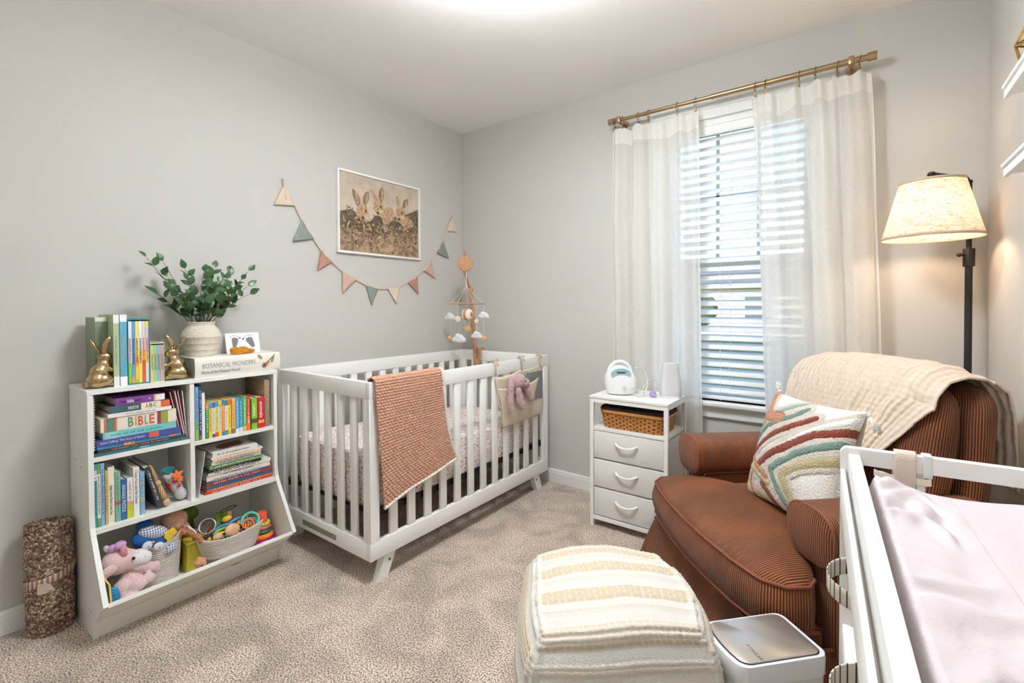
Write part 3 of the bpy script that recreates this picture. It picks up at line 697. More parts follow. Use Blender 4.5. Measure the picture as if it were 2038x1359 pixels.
# ---------------------------------------------------------------- changing table
ca_ = radians(3.4)
ct = thing('changing_table', 'white changing table with low rails against the right wall', 'changing table', (2.434, -1.58, 0), (0, 0, ca_))
CW, CL, CH = .432, .86, .90
def post_ring(b, y0, y1, w=.035):
    # rounded frame end: two posts joined by the rail, one outline with a window cut out
    o = []; r = .012
    for k in range(7): a = pi - k / 6 * pi / 2; o.append((r + r * cos(a), CH - r + r * sin(a)))
    for k in range(7): a = pi / 2 - k / 6 * pi / 2; o.append((CW - r + r * cos(a), CH - r + r * sin(a)))
    outer = o + [(CW, 0), (CW - w, 0), (CW - w, CH - .029), (w, CH - .029), (w, 0), (0, 0)]
    prism(b, outer, 'y', y0, y1)
b = B(); post_ring(b, -.018, 0); part('end_frame', b, M_white, ct, world=False, smooth=25)
b = B(); post_ring(b, -CL, -CL + .018); part('end_frame', b, M_white, ct, world=False, smooth=25)
for x0 in (.012, CW - .012 - .018):
    part('side_rail', bx(B(), x0, x0 + .018, -CL + .018, -.018, CH - .055, CH - .010, .002, 2), M_white, ct, world=False)
for x0 in (.000, CW - .007):
    part('outer_rail', bx(B(), x0, x0 + .007, -CL + .018, -.018, CH - .110, CH - .040, .002, 2), M_white, ct, world=False)
for x0 in (.004, CW - .022):
    part('lower_rail', bx(B(), x0, x0 + .018, -CL + .018, -.018, .50, .565, .002, 2), M_white, ct, world=False)
    part('lower_rail', bx(B(), x0, x0 + .018, -CL + .018, -.018, .16, .22, .002, 2), M_white, ct, world=False)
for z in (.500, .165):
    b = B()
    for k in range(9): y = -.03 - k * .095; bx(b, .022, CW - .022, y - .075, y, z, z + .014, .001, 1)
    part('slatted_shelf', b, M_white, ct, world=False)
part('table_board', bx(B(), .02, CW - .02, -CL + .018, -.018, CH - .139, CH - .124), M_white, ct, world=False)
for x in (.112, CW - .12):
    b = B(); bx(b, x, x + .011, -.012, -.004, CH - .16, CH - .0285); part('end_slat', b, M_white, ct, world=False)
b = B(); bx(b, .118, .132, -.0215, .0035, CH - .036, CH + .004, .002, 2); part('rail_clip', b, mat((222, 226, 222), .3, key='clip_plastic'), ct, world=False)
# pad with a fitted cover
pad = thing('changing_pad', 'pale lilac covered changing pad lying in the changing table', 'changing pad', tuple(WM[ct.name] @ Vector((CW / 2, -CL / 2, .776))), (0, 0, ca_))
def padf(u, v):
    x = lerp(-.187, .187, u); y = lerp(-.385, .388, v); ex = min(u, 1 - u); ey = min(v, 1 - v)
    edge = min(1, ex / .055) ** .5 * min(1, ey / .02) ** .5
    ax = abs(x) / .187
    top = .078 + .018 * max(0, (ax - .50) / .5) ** 1.2 * (1 if ax < .93 else 1)
    w = 0
    if x < -.07: w = .0060 * sin(v * 46 + 9 * fbm(x * 10, y * 5)) * (fbm(x * 7, y * 6, 2) + .55) * min(1, (-x - .07) / .03)
    w += .004 * fbm(x * 6, y * 6, 5)
    w += .006 * max(0, v - .86) / .14 * sin(u * 11 + 1)
    return (x, y, (top + w) * edge)
b = B(); surf(b, padf, 90, 170); 
M_lilac = mat((212, 201, 203), .95, bump=.12, bscale=260, key='lilac_jersey')
pc = part('cover', b, M_lilac, pad, world=False, smooth=180)
b = B(); tube(b, [(lerp(-.178, .178, .30), lerp(-.385, .388, k / 60), padf(.30, k / 60)[2] + .0003) for k in range(1, 59)], .0011, 6); part('seam', b, mat((205, 190, 184), .9, key='lilac_seam'), pc, world=False)
b = B(); bx(b, -.172, .172, -.378, .38, 0, .03, .01, 2); part('foam', b, mat((225, 218, 210), .9, key='foam'), pad, world=False)
# ---------------------------------------------------------------- soft-toy helper
def plush(name, balls, m, parent, vox=.003, world=True, tubes=(), label=None, sm=4):
    b = B()
    for q in balls: blob(b, q[0], q[1], q[2] if len(q) > 2 else (0, 0, 0), n=20)
    for pts, r in tubes: tube(b, pts, r, 14)
    o = part(name, b, m, parent, world=world, smooth=180, label=label)
    r = o.modifiers.new('union', 'REMESH'); r.mode = 'VOXEL'; r.voxel_size = vox; r.use_smooth_shade = True
    s = o.modifiers.new('soften', 'SMOOTH'); s.iterations = sm; s.factor = .5
    return o
# ---------------------------------------------------------------- framed rabbit picture
pic = thing('framed_picture', 'white framed picture of three wild rabbits above the crib', 'picture', (0, -.759, 1.734))
b = B(); w, h, fw = .319, .246, .013
for a in ((-w, w, h - fw, h), (-w, w, -h, -h + fw), (-w, -w + fw, -h + fw, h - fw), (w - fw, w, -h + fw, h - fw)):
    bx(b, .001, .022, -.759 + a[0], -.759 + a[1], 1.734 + a[2], 1.734 + a[3], .0012, 1)
part('frame', b, M_white, pic)
PF = frame((.012, -.759, 1.734), (0, 1, 0), (0, 0, 1))
def pm(nm, c, c2, sc_=26, **k): return mat(c, .9, var=0, col2=c2, vscale=sc_, key=nm, **k)
pr1 = part('print', flat_shape(B(), [(-w + fw, -h + fw), (w - fw, -h + fw), (w - fw, h - fw), (-w + fw, h - fw)], PF, -.001), pm('print_backdrop', (201, 187, 168), (178, 163, 146), 12), pic, smooth=0)
RB = {'e1': [(-0.217, 0.144), (-0.204, 0.14), (-0.179, 0.122), (-0.161, 0.095), (-0.156, 0.069), (-0.166, 0.053), (-0.182, 0.037), (-0.2, 0.074), (-0.215, 0.107)], 'e2': [(-0.098, 0.151), (-0.093, 0.125), (-0.096, 0.093), (-0.116, 0.057), (-0.132, 0.046), (-0.142, 0.075), (-0.136, 0.117), (-0.12, 0.138)], 'h1': [(-0.182, 0.033), (-0.158, 0.061), (-0.132, 0.066), (-0.113, 0.053), (-0.105, 0.027), (-0.094, -0.007), (-0.106, -0.036), (-0.127, -0.049), (-0.149, -0.034), (-0.175, -0.02), (-0.19, -0.004)], 'b1': [(-0.195, -0.014), (-0.18, -0.02), (-0.149, -0.038), (-0.106, -0.041), (-0.084, -0.065), (-0.068, -0.105), (-0.171, -0.14), (-0.196, -0.094)], 'e3': [(-0.094, 0.171), (-0.071, 0.159), (-0.043, 0.134), (-0.029, 0.109), (-0.049, 0.096), (-0.071, 0.129)], 'e4': [(0.003, 0.197), (0.019, 0.179), (0.021, 0.151), (0.011, 0.112), (0.002, 0.087), (-0.018, 0.106), (-0.023, 0.143), (-0.015, 0.177)], 'h2': [(-0.061, 0.081), (-0.043, 0.107), (-0.015, 0.114), (0.008, 0.092), (0.019, 0.066), (0.022, 0.038), (0.001, 0.016), (-0.027, 0.017), (-0.055, 0.031), (-0.067, 0.052)], 'b2': [(-0.067, 0.024), (-0.05, 0.008), (0.007, 0.017), (0.031, 0.077), (0.084, 0.077), (0.102, 0.041), (0.102, 0.003), (0.059, -0.022), (0.053, -0.052), (-0.051, -0.079), (-0.073, -0.041)], 'e5': [(0.115, 0.171), (0.134, 0.158), (0.149, 0.131), (0.142, 0.096), (0.127, 0.089), (0.115, 0.13)], 'e6': [(0.206, 0.161), (0.221, 0.149), (0.215, 0.113), (0.189, 0.089), (0.167, 0.091), (0.174, 0.131)], 'h3': [(0.108, 0.062), (0.127, 0.089), (0.17, 0.096), (0.189, 0.075), (0.192, 0.036), (0.176, 0.009), (0.138, -0.002), (0.114, 0.014)], 'b3': [(0.108, 0.013), (0.144, -0.006), (0.189, 0.035), (0.221, 0.04), (0.26, 0.011), (0.266, -0.013), (0.227, -0.049), (0.163, -0.067), (0.107, -0.045)]}
def smooth_poly(p, n=2):
    for _ in range(n):
        q = []
        for i in range(len(p)):
            a, c = p[i], p[(i + 1) % len(p)]; q += [(.75 * a[0] + .25 * c[0], .75 * a[1] + .25 * c[1]), (.25 * a[0] + .75 * c[0], .25 * a[1] + .75 * c[1])]
        p = q
    return p
gm = [pm('print_soil', (182, 152, 122), (126, 100, 78), 34), pm('print_fur', (196, 166, 132), (150, 118, 90), 70), pm('print_shade', (104, 86, 70), (72, 62, 52), 60), pm('print_ear', (150, 112, 92), (120, 88, 74), 50), pm('print_leaf', (122, 108, 82), (72, 62, 48), 60), pm('print_straw', (214, 190, 150), (180, 150, 112), 60), mat((28, 22, 18), .5, key='print_eye')]
b = B(); z = [0.0]
def add(poly, mi, sm=2):
    z[0] += .00002; flat_shape(b, smooth_poly(poly, sm) if sm else poly, PF, z[0], .00002, mi)
random.seed(11)
add([(-w + fw, -.005), (-.22, .02), (-.12, -.04), (0, -.02), (.1, .02), (.2, .05), (w - fw, .10), (w - fw, -h + fw), (-w + fw, -h + fw)], 4, 0)
add([(-w + fw, -.09), (-.15, -.10), (0, -.085), (.15, -.075), (w - fw, -.06), (w - fw, -h + fw), (-w + fw, -h + fw)], 0, 0)
for k in ('b1', 'b2', 'b3'): add(RB[k], 1)
add([(-.19, -.02), (-.13, -.04), (-.11, -.06), (-.13, -.11), (-.19, -.10)], 2); add([(-.06, .01), (0, .01), (.01, -.04), (-.02, -.07), (-.07, -.05)], 2); add([(.11, .0), (.15, -.01), (.17, -.04), (.13, -.06), (.10, -.04)], 2)
for k in ('e1', 'e2', 'e4', 'e6'): add(RB[k], 3)
for k in ('e3', 'e5'): add(RB[k], 1)
for k in ('e1', 'e2', 'e4', 'e6'):
    P_ = RB[k]; c = (sum(p[0] for p in P_) / len(P_), sum(p[1] for p in P_) / len(P_)); add([(c[0] + (p[0] - c[0]) * .45 + .006, c[1] + (p[1] - c[1]) * .8) for p in P_], 1)
for k in ('h1', 'h2', 'h3'): add(RB[k], 1)
for (x, y) in ((-.12, .024), (-.009, .07), (.162, .056)): add(ell(x, y, .0055, .010), 6, 0); add(ell(x - .02, y - .045, .012, .010), 2, 1); add(ell(x + .004, y - .035, .018, .014), 5, 1)
for i in range(430):
    x = random.uniform(-w + fw + .02, w - fw - .02); y = -.06 + random.gauss(0, .045) if i < 300 else random.uniform(-.22, -.05)
    if y > -.03 and abs(x) < .2: y = -.05 - abs(y)
    if y < -h + fw + .012: continue
    L_a = random.uniform(0, pi); l, wd = random.uniform(.006, .018), random.uniform(.0015, .006)
    add(ell(x, y, l, wd, L_a, 7), random.choice([4, 4, 2, 2, 0, 5, 1, 4, 2]), 0)
part('painted_rabbits', b, gm, pr1, smooth=0, label='three brown rabbits sitting among grasses')
# ---------------------------------------------------------------- bunting
bun = thing('bunting', 'fabric bunting of cream, sage and rose flags swagged across the left wall', 'bunting', (0, -.75, 1.5))
rb_ = [(-1.393, 1.845), (-1.387, 1.82), (-1.328, 1.714), (-1.291, 1.643), (-1.222, 1.547), (-1.177, 1.489), (-1.108, 1.426), (-1.043, 1.378), (-.947, 1.332), (-.879, 1.304), (-.788, 1.284), (-.713, 1.285), (-.614, 1.304), (-.545, 1.330), (-.46, 1.375), (-.404, 1.419), (-.332, 1.484), (-.277, 1.553), (-.210, 1.643), (-.168, 1.722), (-.109, 1.842)]
b = B(); tube(b, [(.008, y, z) for y, z in rb_], .0048, 6, flat=.5)
tube(b, [(.010, -1.39, 1.838), (.013, -1.398, 1.846), (.010, -1.392, 1.832), (.012, -1.386, 1.78), (.010, -1.380, 1.74)], .003, 6); part('ribbon', b, mat((214, 196, 174), .9, key='bunting_tape'), bun, smooth=180)
FL = [[(-1.387, 1.82), (-1.328, 1.714), (-1.444, 1.702)], [(-1.291, 1.643), (-1.222, 1.547), (-1.346, 1.522)], [(-1.177, 1.489), (-1.108, 1.426), (-1.205, 1.374)], [(-1.043, 1.375), (-0.947, 1.329), (-1.044, 1.251)], [(-0.879, 1.304), (-0.788, 1.281), (-0.839, 1.179)], [(-0.713, 1.286), (-0.614, 1.306), (-0.645, 1.189)], [(-0.545, 1.332), (-0.46, 1.377), (-0.456, 1.259)], [(-0.404, 1.421), (-0.332, 1.486), (-0.303, 1.377)], [(-0.277, 1.555), (-0.21, 1.645), (-0.154, 1.525)], [(-0.168, 1.724), (-0.109, 1.84), (-0.071, 1.732)]]
fc = {'c': mat((222, 204, 182), .95, bump=.3, bscale=300, key='cream_felt'), 's': mat((138, 147, 138), .95, bump=.3, bscale=300, key='sage_felt'), 'r': mat((178, 134, 116), .95, bump=.3, bscale=300, key='rose_felt'), 'p': mat((208, 172, 156), .95, bump=.3, bscale=300, key='blush_felt')}
for i, (f, c) in enumerate(zip(FL, 'csrpscrpsc')):
    b = B(); a, d, e = [Vector((.007, *p)) for p in f]
    def ff(u, v, a=a, d=d, e=e, i=i):
        t_ = a.lerp(d, u); p = t_.lerp(e, v); s = 1 - v
        p = p.copy(); p.x += .003 + .004 * sin(pi * u) * v * (1 if i % 2 else .4) + .006 * v * v + .002 * sin(7 * u + i)
        return p
    surf(b, ff, 8, 12); part('flag', b, fc[c], bun, solid=.0018, smooth=180, label={'c': 'cream flag', 's': 'sage green flag', 'r': 'dusty rose flag', 'p': 'blush pink flag'}[c])
# ---------------------------------------------------------------- mobile
mo = thing('crib_mobile', 'wooden arm mobile with felt clouds, stars and balloon over the crib', 'mobile', (.27, -.125, .855))
M_wood = stripes('beech_wood', (178, 130, 96), (202, 156, 120), 'X', .012, width=.5, soft=.5, rough=.5, bump=0, noise_col=.15, nscale=30)
M_wood2 = mat((196, 150, 112), .5, var=.22, vscale=60, key='beech_block')
b = B(); bx(b, .248, .300, -.150, -.134, .765, .868, .005, 2); bx(b, .248, .300, -.150, -.092, .858, .876, .004, 2); bx(b, .255, .293, -.162, -.150, .74, .80, .003, 2); part('clamp', b, M_wood2, mo)
JT = Vector((.234, -.165, 1.285))
b = B()
def bar(b, p, q, w, t):
    p, q = Vector(p), Vector(q); Z = (q - p).normalized(); X = Z.cross(Vector((0, 1, 0))).normalized(); Y = Z.cross(X)
    m = Matrix((X, Y, Z)).transposed().to_4x4(); m.translation = p; bx(b, -w / 2, w / 2, -t / 2, t / 2, 0, (q - p).length, .003, 2, M=m)
bar(b, (.274, -.158, .76), (.238, -.162, 1.27), .026, .016); part('arm', b, M_wood2, mo)
b = B(); bar(b, (.252, -.160, 1.02), (.247, -.160, 1.085), .034, .024); part('arm_joint', b, M_wood2, mo)
b = B(); blob(b, JT, (.025, .02, .025)); part('ball_joint', b, M_wood2, mo, smooth=180)
b = B(); bar(b, JT, (.262, -.268, 1.43), .017, .012); part('upper_arm', b, M_wood2, mo)
DC = Vector((.310, -.305, 1.458))
MV = (Vector(cam.location) - DC).normalized() if False else Vector((.62, -.78, 0)).normalized()
MD = frame(DC, Vector((.78, .62, 0)), (0, 0, 1))
b = B(); lathe(b, [(.0, -.014), (.040, -.014), (.050, -.009), (.052, 0), (.050, .009), (.040, .014), (0, .014)], DC, 36, M=MD.to_3x3().to_4x4(), caps=False); part('disc', b, M_wood, mo)
b = B(); tube(b, [DC + Vector((0, 0, .048)), DC + Vector((0, 0, .066)), DC + Vector((0, 0, .072))], [.009, .009, .005], 14); blob(b, DC + Vector((0, 0, .080)), (.010, .008, .011)); cyl(b, DC - Vector((0, 0, .05)), DC - Vector((0, 0, .062)), .009, .006); part('knob', b, M_wood2, mo, smooth=180)
HX, HY, HZ = .316, -.300, 1.186
strg = mat((238, 232, 220), .9, key='cotton_string')
b = B(); tube(b, [(HX, HY, 1.395), (HX, HY, 1.30)], .0028, 6)
R1 = .152
for k, a in enumerate((.0, 1.4, pi, 4.4)):
    tube(b, [(HX, HY, 1.30), (HX + R1 * cos(a) * (1 if k % 2 == 0 else .55), HY + R1 * sin(a) * (1 if k % 2 == 0 else .45), HZ)], .0013, 5)
part('string', b, strg, mo)
b = B(); tube(b, [(HX - R1 - .008, HY, HZ), (HX + R1 + .008, HY, HZ)], .004, 8); tube(b, [(HX - .045, HY - .075, HZ + .004), (HX + .065, HY + .075, HZ + .004)], .004, 8); part('cross_bar', b, M_wood2, mo)
M_felt = mat((236, 236, 238), .95, bump=.3, bscale=220, key='white_felt'); M_cf = mat((238, 226, 196), .95, bump=.3, bscale=220, key='cream_star_felt'); M_of = mat((222, 172, 122), .95, bump=.3, bscale=220, key='tan_felt')
def cloud(c, s, pz):
    x, y, zz = c
    plush('cloud', [((x - .010 * s, y, zz + .012 * s), (.018 * s, .014, .017 * s)), ((x + .012 * s, y, zz + .007 * s), (.018 * s, .014, .017 * s)), ((x - .028 * s, y, zz - .004 * s), (.017 * s, .013, .015 * s)), ((x + .030 * s, y, zz - .005 * s), (.016 * s, .013, .014 * s)), ((x, y, zz - .008 * s), (.030 * s, .014, .013 * s)), ((x - .040 * s, y, zz - .010 * s), (.010 * s, .010, .009 * s))], M_felt, mo, vox=.0018, sm=1)
def felt_star(c, R, m, rot=0):
    b = B(); M = frame(c, Vector((.78, .62, 0)), (0, 0, 1)); fr = star(0, 0, R, R * .55, a=pi / 2 + rot)
    A = [b.verts.new((x, y, 0)) for x, y in fr]; f_, k_ = b.verts.new((0, 0, R * .32)), b.verts.new((0, 0, -R * .32))
    for i in range(10): b.faces.new((A[i], A[(i + 1) % 10], f_)); b.faces.new((A[(i + 1) % 10], A[i], k_))
    bmesh.ops.transform(b, matrix=M, verts=b.verts[:]); part('star', b, m, mo, sub=2, smooth=180)
cloud((HX - R1, HY, 1.095), 1.05, 0); cloud((HX + R1, HY, 1.108), .95, 0); cloud((HX - .035, HY - .035, .950), 1.3, 0); cloud((HX + .062, HY + .035, .972), 1.0, 0)
felt_star((HX - R1, HY, .952), .030, M_of, .1); felt_star((HX + R1, HY, .958), .030, M_of, -.1); felt_star((HX - .035, HY - .048, 1.085), .038, M_cf, .15); felt_star((HX + .055, HY + .04, 1.07), .028, M_cf, 0)
b = B(); blob(b, (HX + .008, HY, 1.115), (.040, .040, .042), n=24); part('balloon', b, stripes('balloon_felt', (240, 232, 220), (196, 142, 96), 'X', .040, width=.55, soft=.03, bump=0), mo, smooth=180)
b = B(); bx(b, HX - .012, HX + .024, HY - .016, HY + .016, 1.004, 1.034, .004, 2); part('balloon_basket', b, M_of, mo)
b = B()
for sx in (-1, 1): tube(b, [(HX + .006 + sx * .014, HY, 1.034), (HX + .008 + sx * .026, HY, 1.09)], .0009, 5)
for p, q in (((HX - R1, HY), (.96, HZ)), ((HX + R1, HY), (.96, HZ)), ((HX - .035, HY - .045), (.96, HZ)), ((HX + .060, HY + .038), (.98, HZ)), ((HX + .006, HY), (1.15, 1.30))): tube(b, [(*p, q[0]), (*p, q[1])], .0009, 5)
part('hanging_thread', b, strg, mo)
# ---------------------------------------------------------------- crochet blanket on the crib rail
cb = thing('crochet_blanket', 'peach crochet baby blanket with a white edge draped over the crib rail', 'blanket', (.838, -1.25, .87))
M_cro = mat((203, 152, 126), .95, var=.14, vscale=45, sheen=.2, bump=.35, bscale=420, key='peach_yarn')
PATH = [(.802, .70), (.802, .82), (.803, .858), (.810, .868), (.826, .8705), (.841, .867), (.849, .856), (.852, .82), (.852, .36)]
def pathpt(P, d):
    for a, c in zip(P, P[1:]):
        l = math.dist(a, c)
        if d <= l: return (lerp(a[0], c[0], d / l), lerp(a[1], c[1], d / l))
        d -= l
    return P[-1]
PL = sum(math.dist(a, c) for a, c in zip(PATH, PATH[1:]))
d_out = PL - .46
def cro_base(u, v):
    d = v * PL; x, z = pathpt(PATH, d); q = max(0, (d - d_out) / .46)
    y0 = lerp(-1.462, -1.430, q); y1 = -1.072 + .035 * min(1, q / .65) + .052 * max(0, (q - .55) / .45) ** 1.3
    y = lerp(y0, y1, u)
    z += (-.035 * 0 + .062 * u) * q ** 2 - .035 * q * q * (1 - u) + .0
    x += q * (.004 * sin(u * 9 + 2) + .006 * sin(u * 4 + q * 3)) + .006 * q + .004
    return Vector((x, y, z))
NU, NV = 23, 58
def cro(u, v):
    p = cro_base(u, v); e = 1e-3
    a = cro_base(min(1, u + e), v) - cro_base(max(0, u - e), v); c = cro_base(u, min(1, v + e)) - cro_base(u, max(0, v - e))
    n_ = a.cross(c); n_ = n_.normalized() if n_.length > 1e-9 else Vector((1, 0, 0))
    if n_.dot(p - Vector((.826, p.y, min(p.z, .842)))) < 0: n_ = -n_
    rw = v * NV; cl_ = u * NU + .5 * (int(rw) % 2)
    h = abs(sin(pi * rw)) ** .5 * abs(sin(pi * cl_)) ** .5
    return p + n_ * (.0066 * h)
b = B(); surf(b, cro, NU * 6, NV * 6); part('knit', b, M_cro, cb, smooth=180, solid=.003)
b = B()
edge = [cro_base(1, v / 40) for v in range(41)] + [cro_base(1 - u / 26, 1) for u in range(1, 27)]
pp = []; rr = []
for a, c in zip(edge, edge[1:]):
    for k in range(4): pp.append(a.lerp(c, k / 4) + Vector((.003, 0, 0))); rr.append(.0088 if k % 2 else .0062)
tube(b, pp, rr, 8); part('edging', b, mat((240, 232, 222), .95, bump=.4, bscale=300, key='white_yarn'), cb, smooth=180)
# ---------------------------------------------------------------- hanging organiser on the crib
og = thing('hanging_organiser', 'beige fabric pocket organiser tied to the crib rail near the window', 'organiser', (.845, -.42, .80))
M_can = mat((214, 202, 180), .9, bump=.15, bscale=400, key='beige_canvas')
def ogp(u, v):
    y = lerp(-.660 + .07 * v, -.188, u); z = lerp(.778 + .030 * u - .012 * sin(pi * min(1, u * 2)) - .012 * sin(pi * max(0, u * 2 - 1)), .484 + .010 * u, v)
    return (.844 + .004 * sin(u * 6 + v * 2), y, z)
b = B(); surf(b, ogp, 30, 20); part('back_panel', b, M_can, og, solid=.002, smooth=180)
def ogf(u, v):
    y = lerp(-.640 + .05 * v, -.190, u); z = lerp(.712 - .020 * sin(pi * u) + .03 * u, .484 + .010 * u, v)
    return (.850 + .030 * sin(pi * u) * (1 - v) ** .6 * 1 + .006 * sin(u * 12 + v * 3) * sin(pi * v) + .003, y, z)
b = B(); surf(b, ogf, 40, 20); part('front_pocket', b, M_can, og, solid=.002, smooth=180)
b = B()
for y in (-.648, -.400, -.204):
    z0 = .785
    tube(b, [(.846, y, z0), (.846, y, .852), (.842, y, .8585), (.815, y, .8585), (.808, y, .852), (.808, y, .80)], .0028, 6)
    for s in (-1, 1):
        tube(b, [(.835, y, .862), (.838, y + s * .018, .876), (.840, y + s * .032, .868), (.838, y + s * .020, .860), (.836, y, .862)], .0026, 6)
        tube(b, [(.836, y, .862), (.846, y + s * .012, .858), (.850, y + s * .020, .838)], .0022, 6)
part('tie', b, mat((206, 178, 150), .9, key='tie_cord'), og, smooth=180)
gb = thing('grey_book', 'grey board book tucked in the hanging organiser pocket', 'book', (.862, -.27, .66))
b = B(); bx(b, .852, .866, -.360, -.205, .60, .770, .001, 1, M=T(0, 0, 0)); part('cover', b, mat((118, 120, 120), .5, key='grey_cover'), gb)
b = B(); bx(b, .8535, .8645, -.358, -.2035, .602, .7705); part('pages', b, mat((180, 180, 176), .8, key='pages_grey'), gb, smooth=0)
pb = thing('plush_rabbit', 'dusty pink plush rabbit drooping out of the hanging organiser', 'soft toy', (.885, -.50, .66))
M_pp = mat((196, 160, 160), 1, bump=.9, bscale=160, sheen=.5, var=.12, vscale=80, key='pink_plush')
plush('body', [((.893, -.500, .742), (.034, .056, .042), (0, 0, 0)), ((.905, -.455, .725), (.028, .034, .028)), ((.880, -.53, .735), (.03, .04, .04)), ((.872, -.49, .70), (.022, .05, .05)),
               ((.900, -.585, .70), (.016, .026, .06)), ((.905, -.592, .640), (.014, .026, .056)), ((.904, -.588, .60), (.013, .022, .030)), ((.905, -.505, .640), (.020, .026, .045)), ((.908, -.492, .605), (.020, .026, .030)), ((.902, -.515, .68), (.018, .022, .035)),
               ((.908, -.425, .675), (.020, .024, .040), (.5, 0, 0)), ((.912, -.398, .640), (.020, .025, .032)), ((.900, -.44, .70), (.018, .022, .03)), ((.893, -.425, .722), (.010, .016, .035), (.7, 0, 0)), ((.893, -.395, .690), (.009, .018, .035), (.7, 0, 0))], M_pp, pb, vox=.003, sm=3)
b = B(); blob(b, (.925, -.478, .742), .0042, n=10); part('eye', b, mat((20, 16, 16), .2, key='bead_eye'), pb, smooth=180)
# ---------------------------------------------------------------- floor lamp
lp = thing('floor_lamp', 'black floor lamp with a lit linen shade in the far right corner', 'lamp', (2.807, -.10, 0))
b = B(); lathe(b, [(0, 0), (.105, 0), (.105, .012), (.09, .020), (0, .022)], (2.765, -.112, 0), 40, caps=False); part('base', b, M_black, lp)
b = B(); cyl(b, (2.807, -.10, .02), (2.807, -.10, 1.34), .0118, n=20); part('pole', b, M_black, lp)
b = B(); cyl(b, (2.807, -.10, 1.34), (2.807, -.10, 1.652), .0085, n=20); part('upper_pole', b, M_black, lp)
b = B(); cyl(b, (2.807, -.10, 1.32), (2.807, -.10, 1.39), .0185, n=24); part('collar', b, M_black, lp)
b = B(); cyl(b, (2.791, -.112, 1.365), (2.769, -.134, 1.365), .004, n=12); blob(b, (2.775, -.137, 1.365), .0085, n=12); part('knob', b, M_black, lp, smooth=180)
SCx, SCy = 2.680, -.262
b = B(); tube(b, [(2.807, -.10, 1.650), (2.797, -.112, 1.667), (SCx, SCy, 1.671)], .0075, 12); blob(b, (SCx, SCy, 1.668), (.014, .014, .012), n=14); blob(b, (2.807, -.10, 1.654), .010, n=14); cyl(b, (SCx, SCy, 1.665), (SCx, SCy, 1.55), .006); part('arm', b, M_black, lp, smooth=60)
b = B(); cyl(b, (SCx, SCy, 1.655), (SCx, SCy, 1.648), .035, n=24)
for a in (0, 2.1, 4.2): tube(b, [(SCx, SCy, 1.645), (SCx + .098 * cos(a), SCy + .098 * sin(a), 1.640)], .0018, 6)
part('spider', b, M_black, lp)
def shade_mat():
    m, t, bb, L = node_mat('linen_shade'); tc = t.nodes.new('ShaderNodeTexCoord')
    outs = []
    for s in ((420, 420, 24), (28, 28, 420)):
        mp = t.nodes.new('ShaderNodeMapping'); mp.inputs['Scale'].default_value = s; L.new(tc.outputs['Object'], mp.inputs[0]); n = t.nodes.new('ShaderNodeTexNoise'); n.inputs['Scale'].default_value = 1; n.inputs['Detail'].default_value = 1; L.new(mp.outputs[0], n.inputs['Vector']); outs.append(n.outputs['Fac'])
    mn = t.nodes.new('ShaderNodeMath'); mn.operation = 'MAXIMUM'; L.new(outs[0], mn.inputs[0]); L.new(outs[1], mn.inputs[1])
    r = t.nodes.new('ShaderNodeValToRGB'); r.color_ramp.elements[0].position = .54; r.color_ramp.elements[0].color = lin((236, 222, 204)); r.color_ramp.elements[1].position = .70; r.color_ramp.elements[1].color = lin((168, 142, 114)); L.new(mn.outputs[0], r.inputs['Fac'])
    d = t.nodes.new('ShaderNodeBsdfDiffuse'); tl = t.nodes.new('ShaderNodeBsdfTranslucent'); L.new(r.outputs['Color'], d.inputs[0]); L.new(r.outputs['Color'], tl.inputs[0])
    mx = t.nodes.new('ShaderNodeMixShader'); mx.inputs[0].default_value = .24; L.new(d.outputs[0], mx.inputs[1]); L.new(tl.outputs[0], mx.inputs[2]); L.new(mx.outputs[0], t.nodes['Material Output'].inputs[0]); return m
b = B(); surf(b, lambda u, v: (SCx + lerp(.152, .098, v) * cos(u * 2 * pi), SCy + lerp(.152, .098, v) * sin(u * 2 * pi), lerp(1.425, 1.640, v)), 64, 8, cu=True); sh = part('shade', b, shade_mat(), lp, smooth=180)
for r, z in ((.1525, 1.427), (.0985, 1.638)): part('trim_band', surf(B(), lambda u, v, r=r, z=z: (SCx + r * cos(u * 2 * pi), SCy + r * sin(u * 2 * pi), z + (v - .5) * .010), 64, 1, cu=True), mat((196, 176, 148), .9, key='shade_trim'), sh, solid=.002, smooth=180)
b = B(); blob(b, (SCx, SCy, 1.515), (.030, .030, .038), n=16); part('bulb', b, mat((255, 226, 196), .4, emis=42, key='lit_bulb'), lp, smooth=180)
# ---------------------------------------------------------------- wall shelves
for k, z in enumerate((1.735, 1.528)):
    s_ = thing('wall_shelf', ['upper white wall shelf with a beaded front edge, gold ornament on it', 'lower white wall shelf with a beaded front edge on the right wall'][k], 'shelf', (XR, -1.25, z))
    part('board', bx(B(), 2.775, XR, -1.72, -.905, z - .016, z, .001, 1), M_white, s_)
    b = B(); bx(b, 2.766, 2.775, -1.72, -.895, z - .022, z + .001, .001, 1); part('front_strip', b, M_white, s_)
    b = B(); y = -1.715
    pts = []; rr = []
    while y < -.898:
        pts.append((2.768, y, z + .006)); rr.append(.0085 if len(pts) % 2 else .0058); y += .0045
    tube(b, pts, rr, 10); part('beaded_trim', b, M_white, s_, smooth=180)
go = thing('gold_ornament', 'gold wire geometric ornament standing on the upper wall shelf', 'ornament', (2.80, -1.02, 1.735))
V_ = [Vector(p) for p in ((2.782, -.918, 1.838), (2.782, -1.09, 1.850), (2.778, -1.09, 1.775), (2.855, -1.00, 1.86), (2.782, -1.000, 1.741), (2.85, -1.06, 1.741), (2.785, -1.13, 1.741))]
b = B()
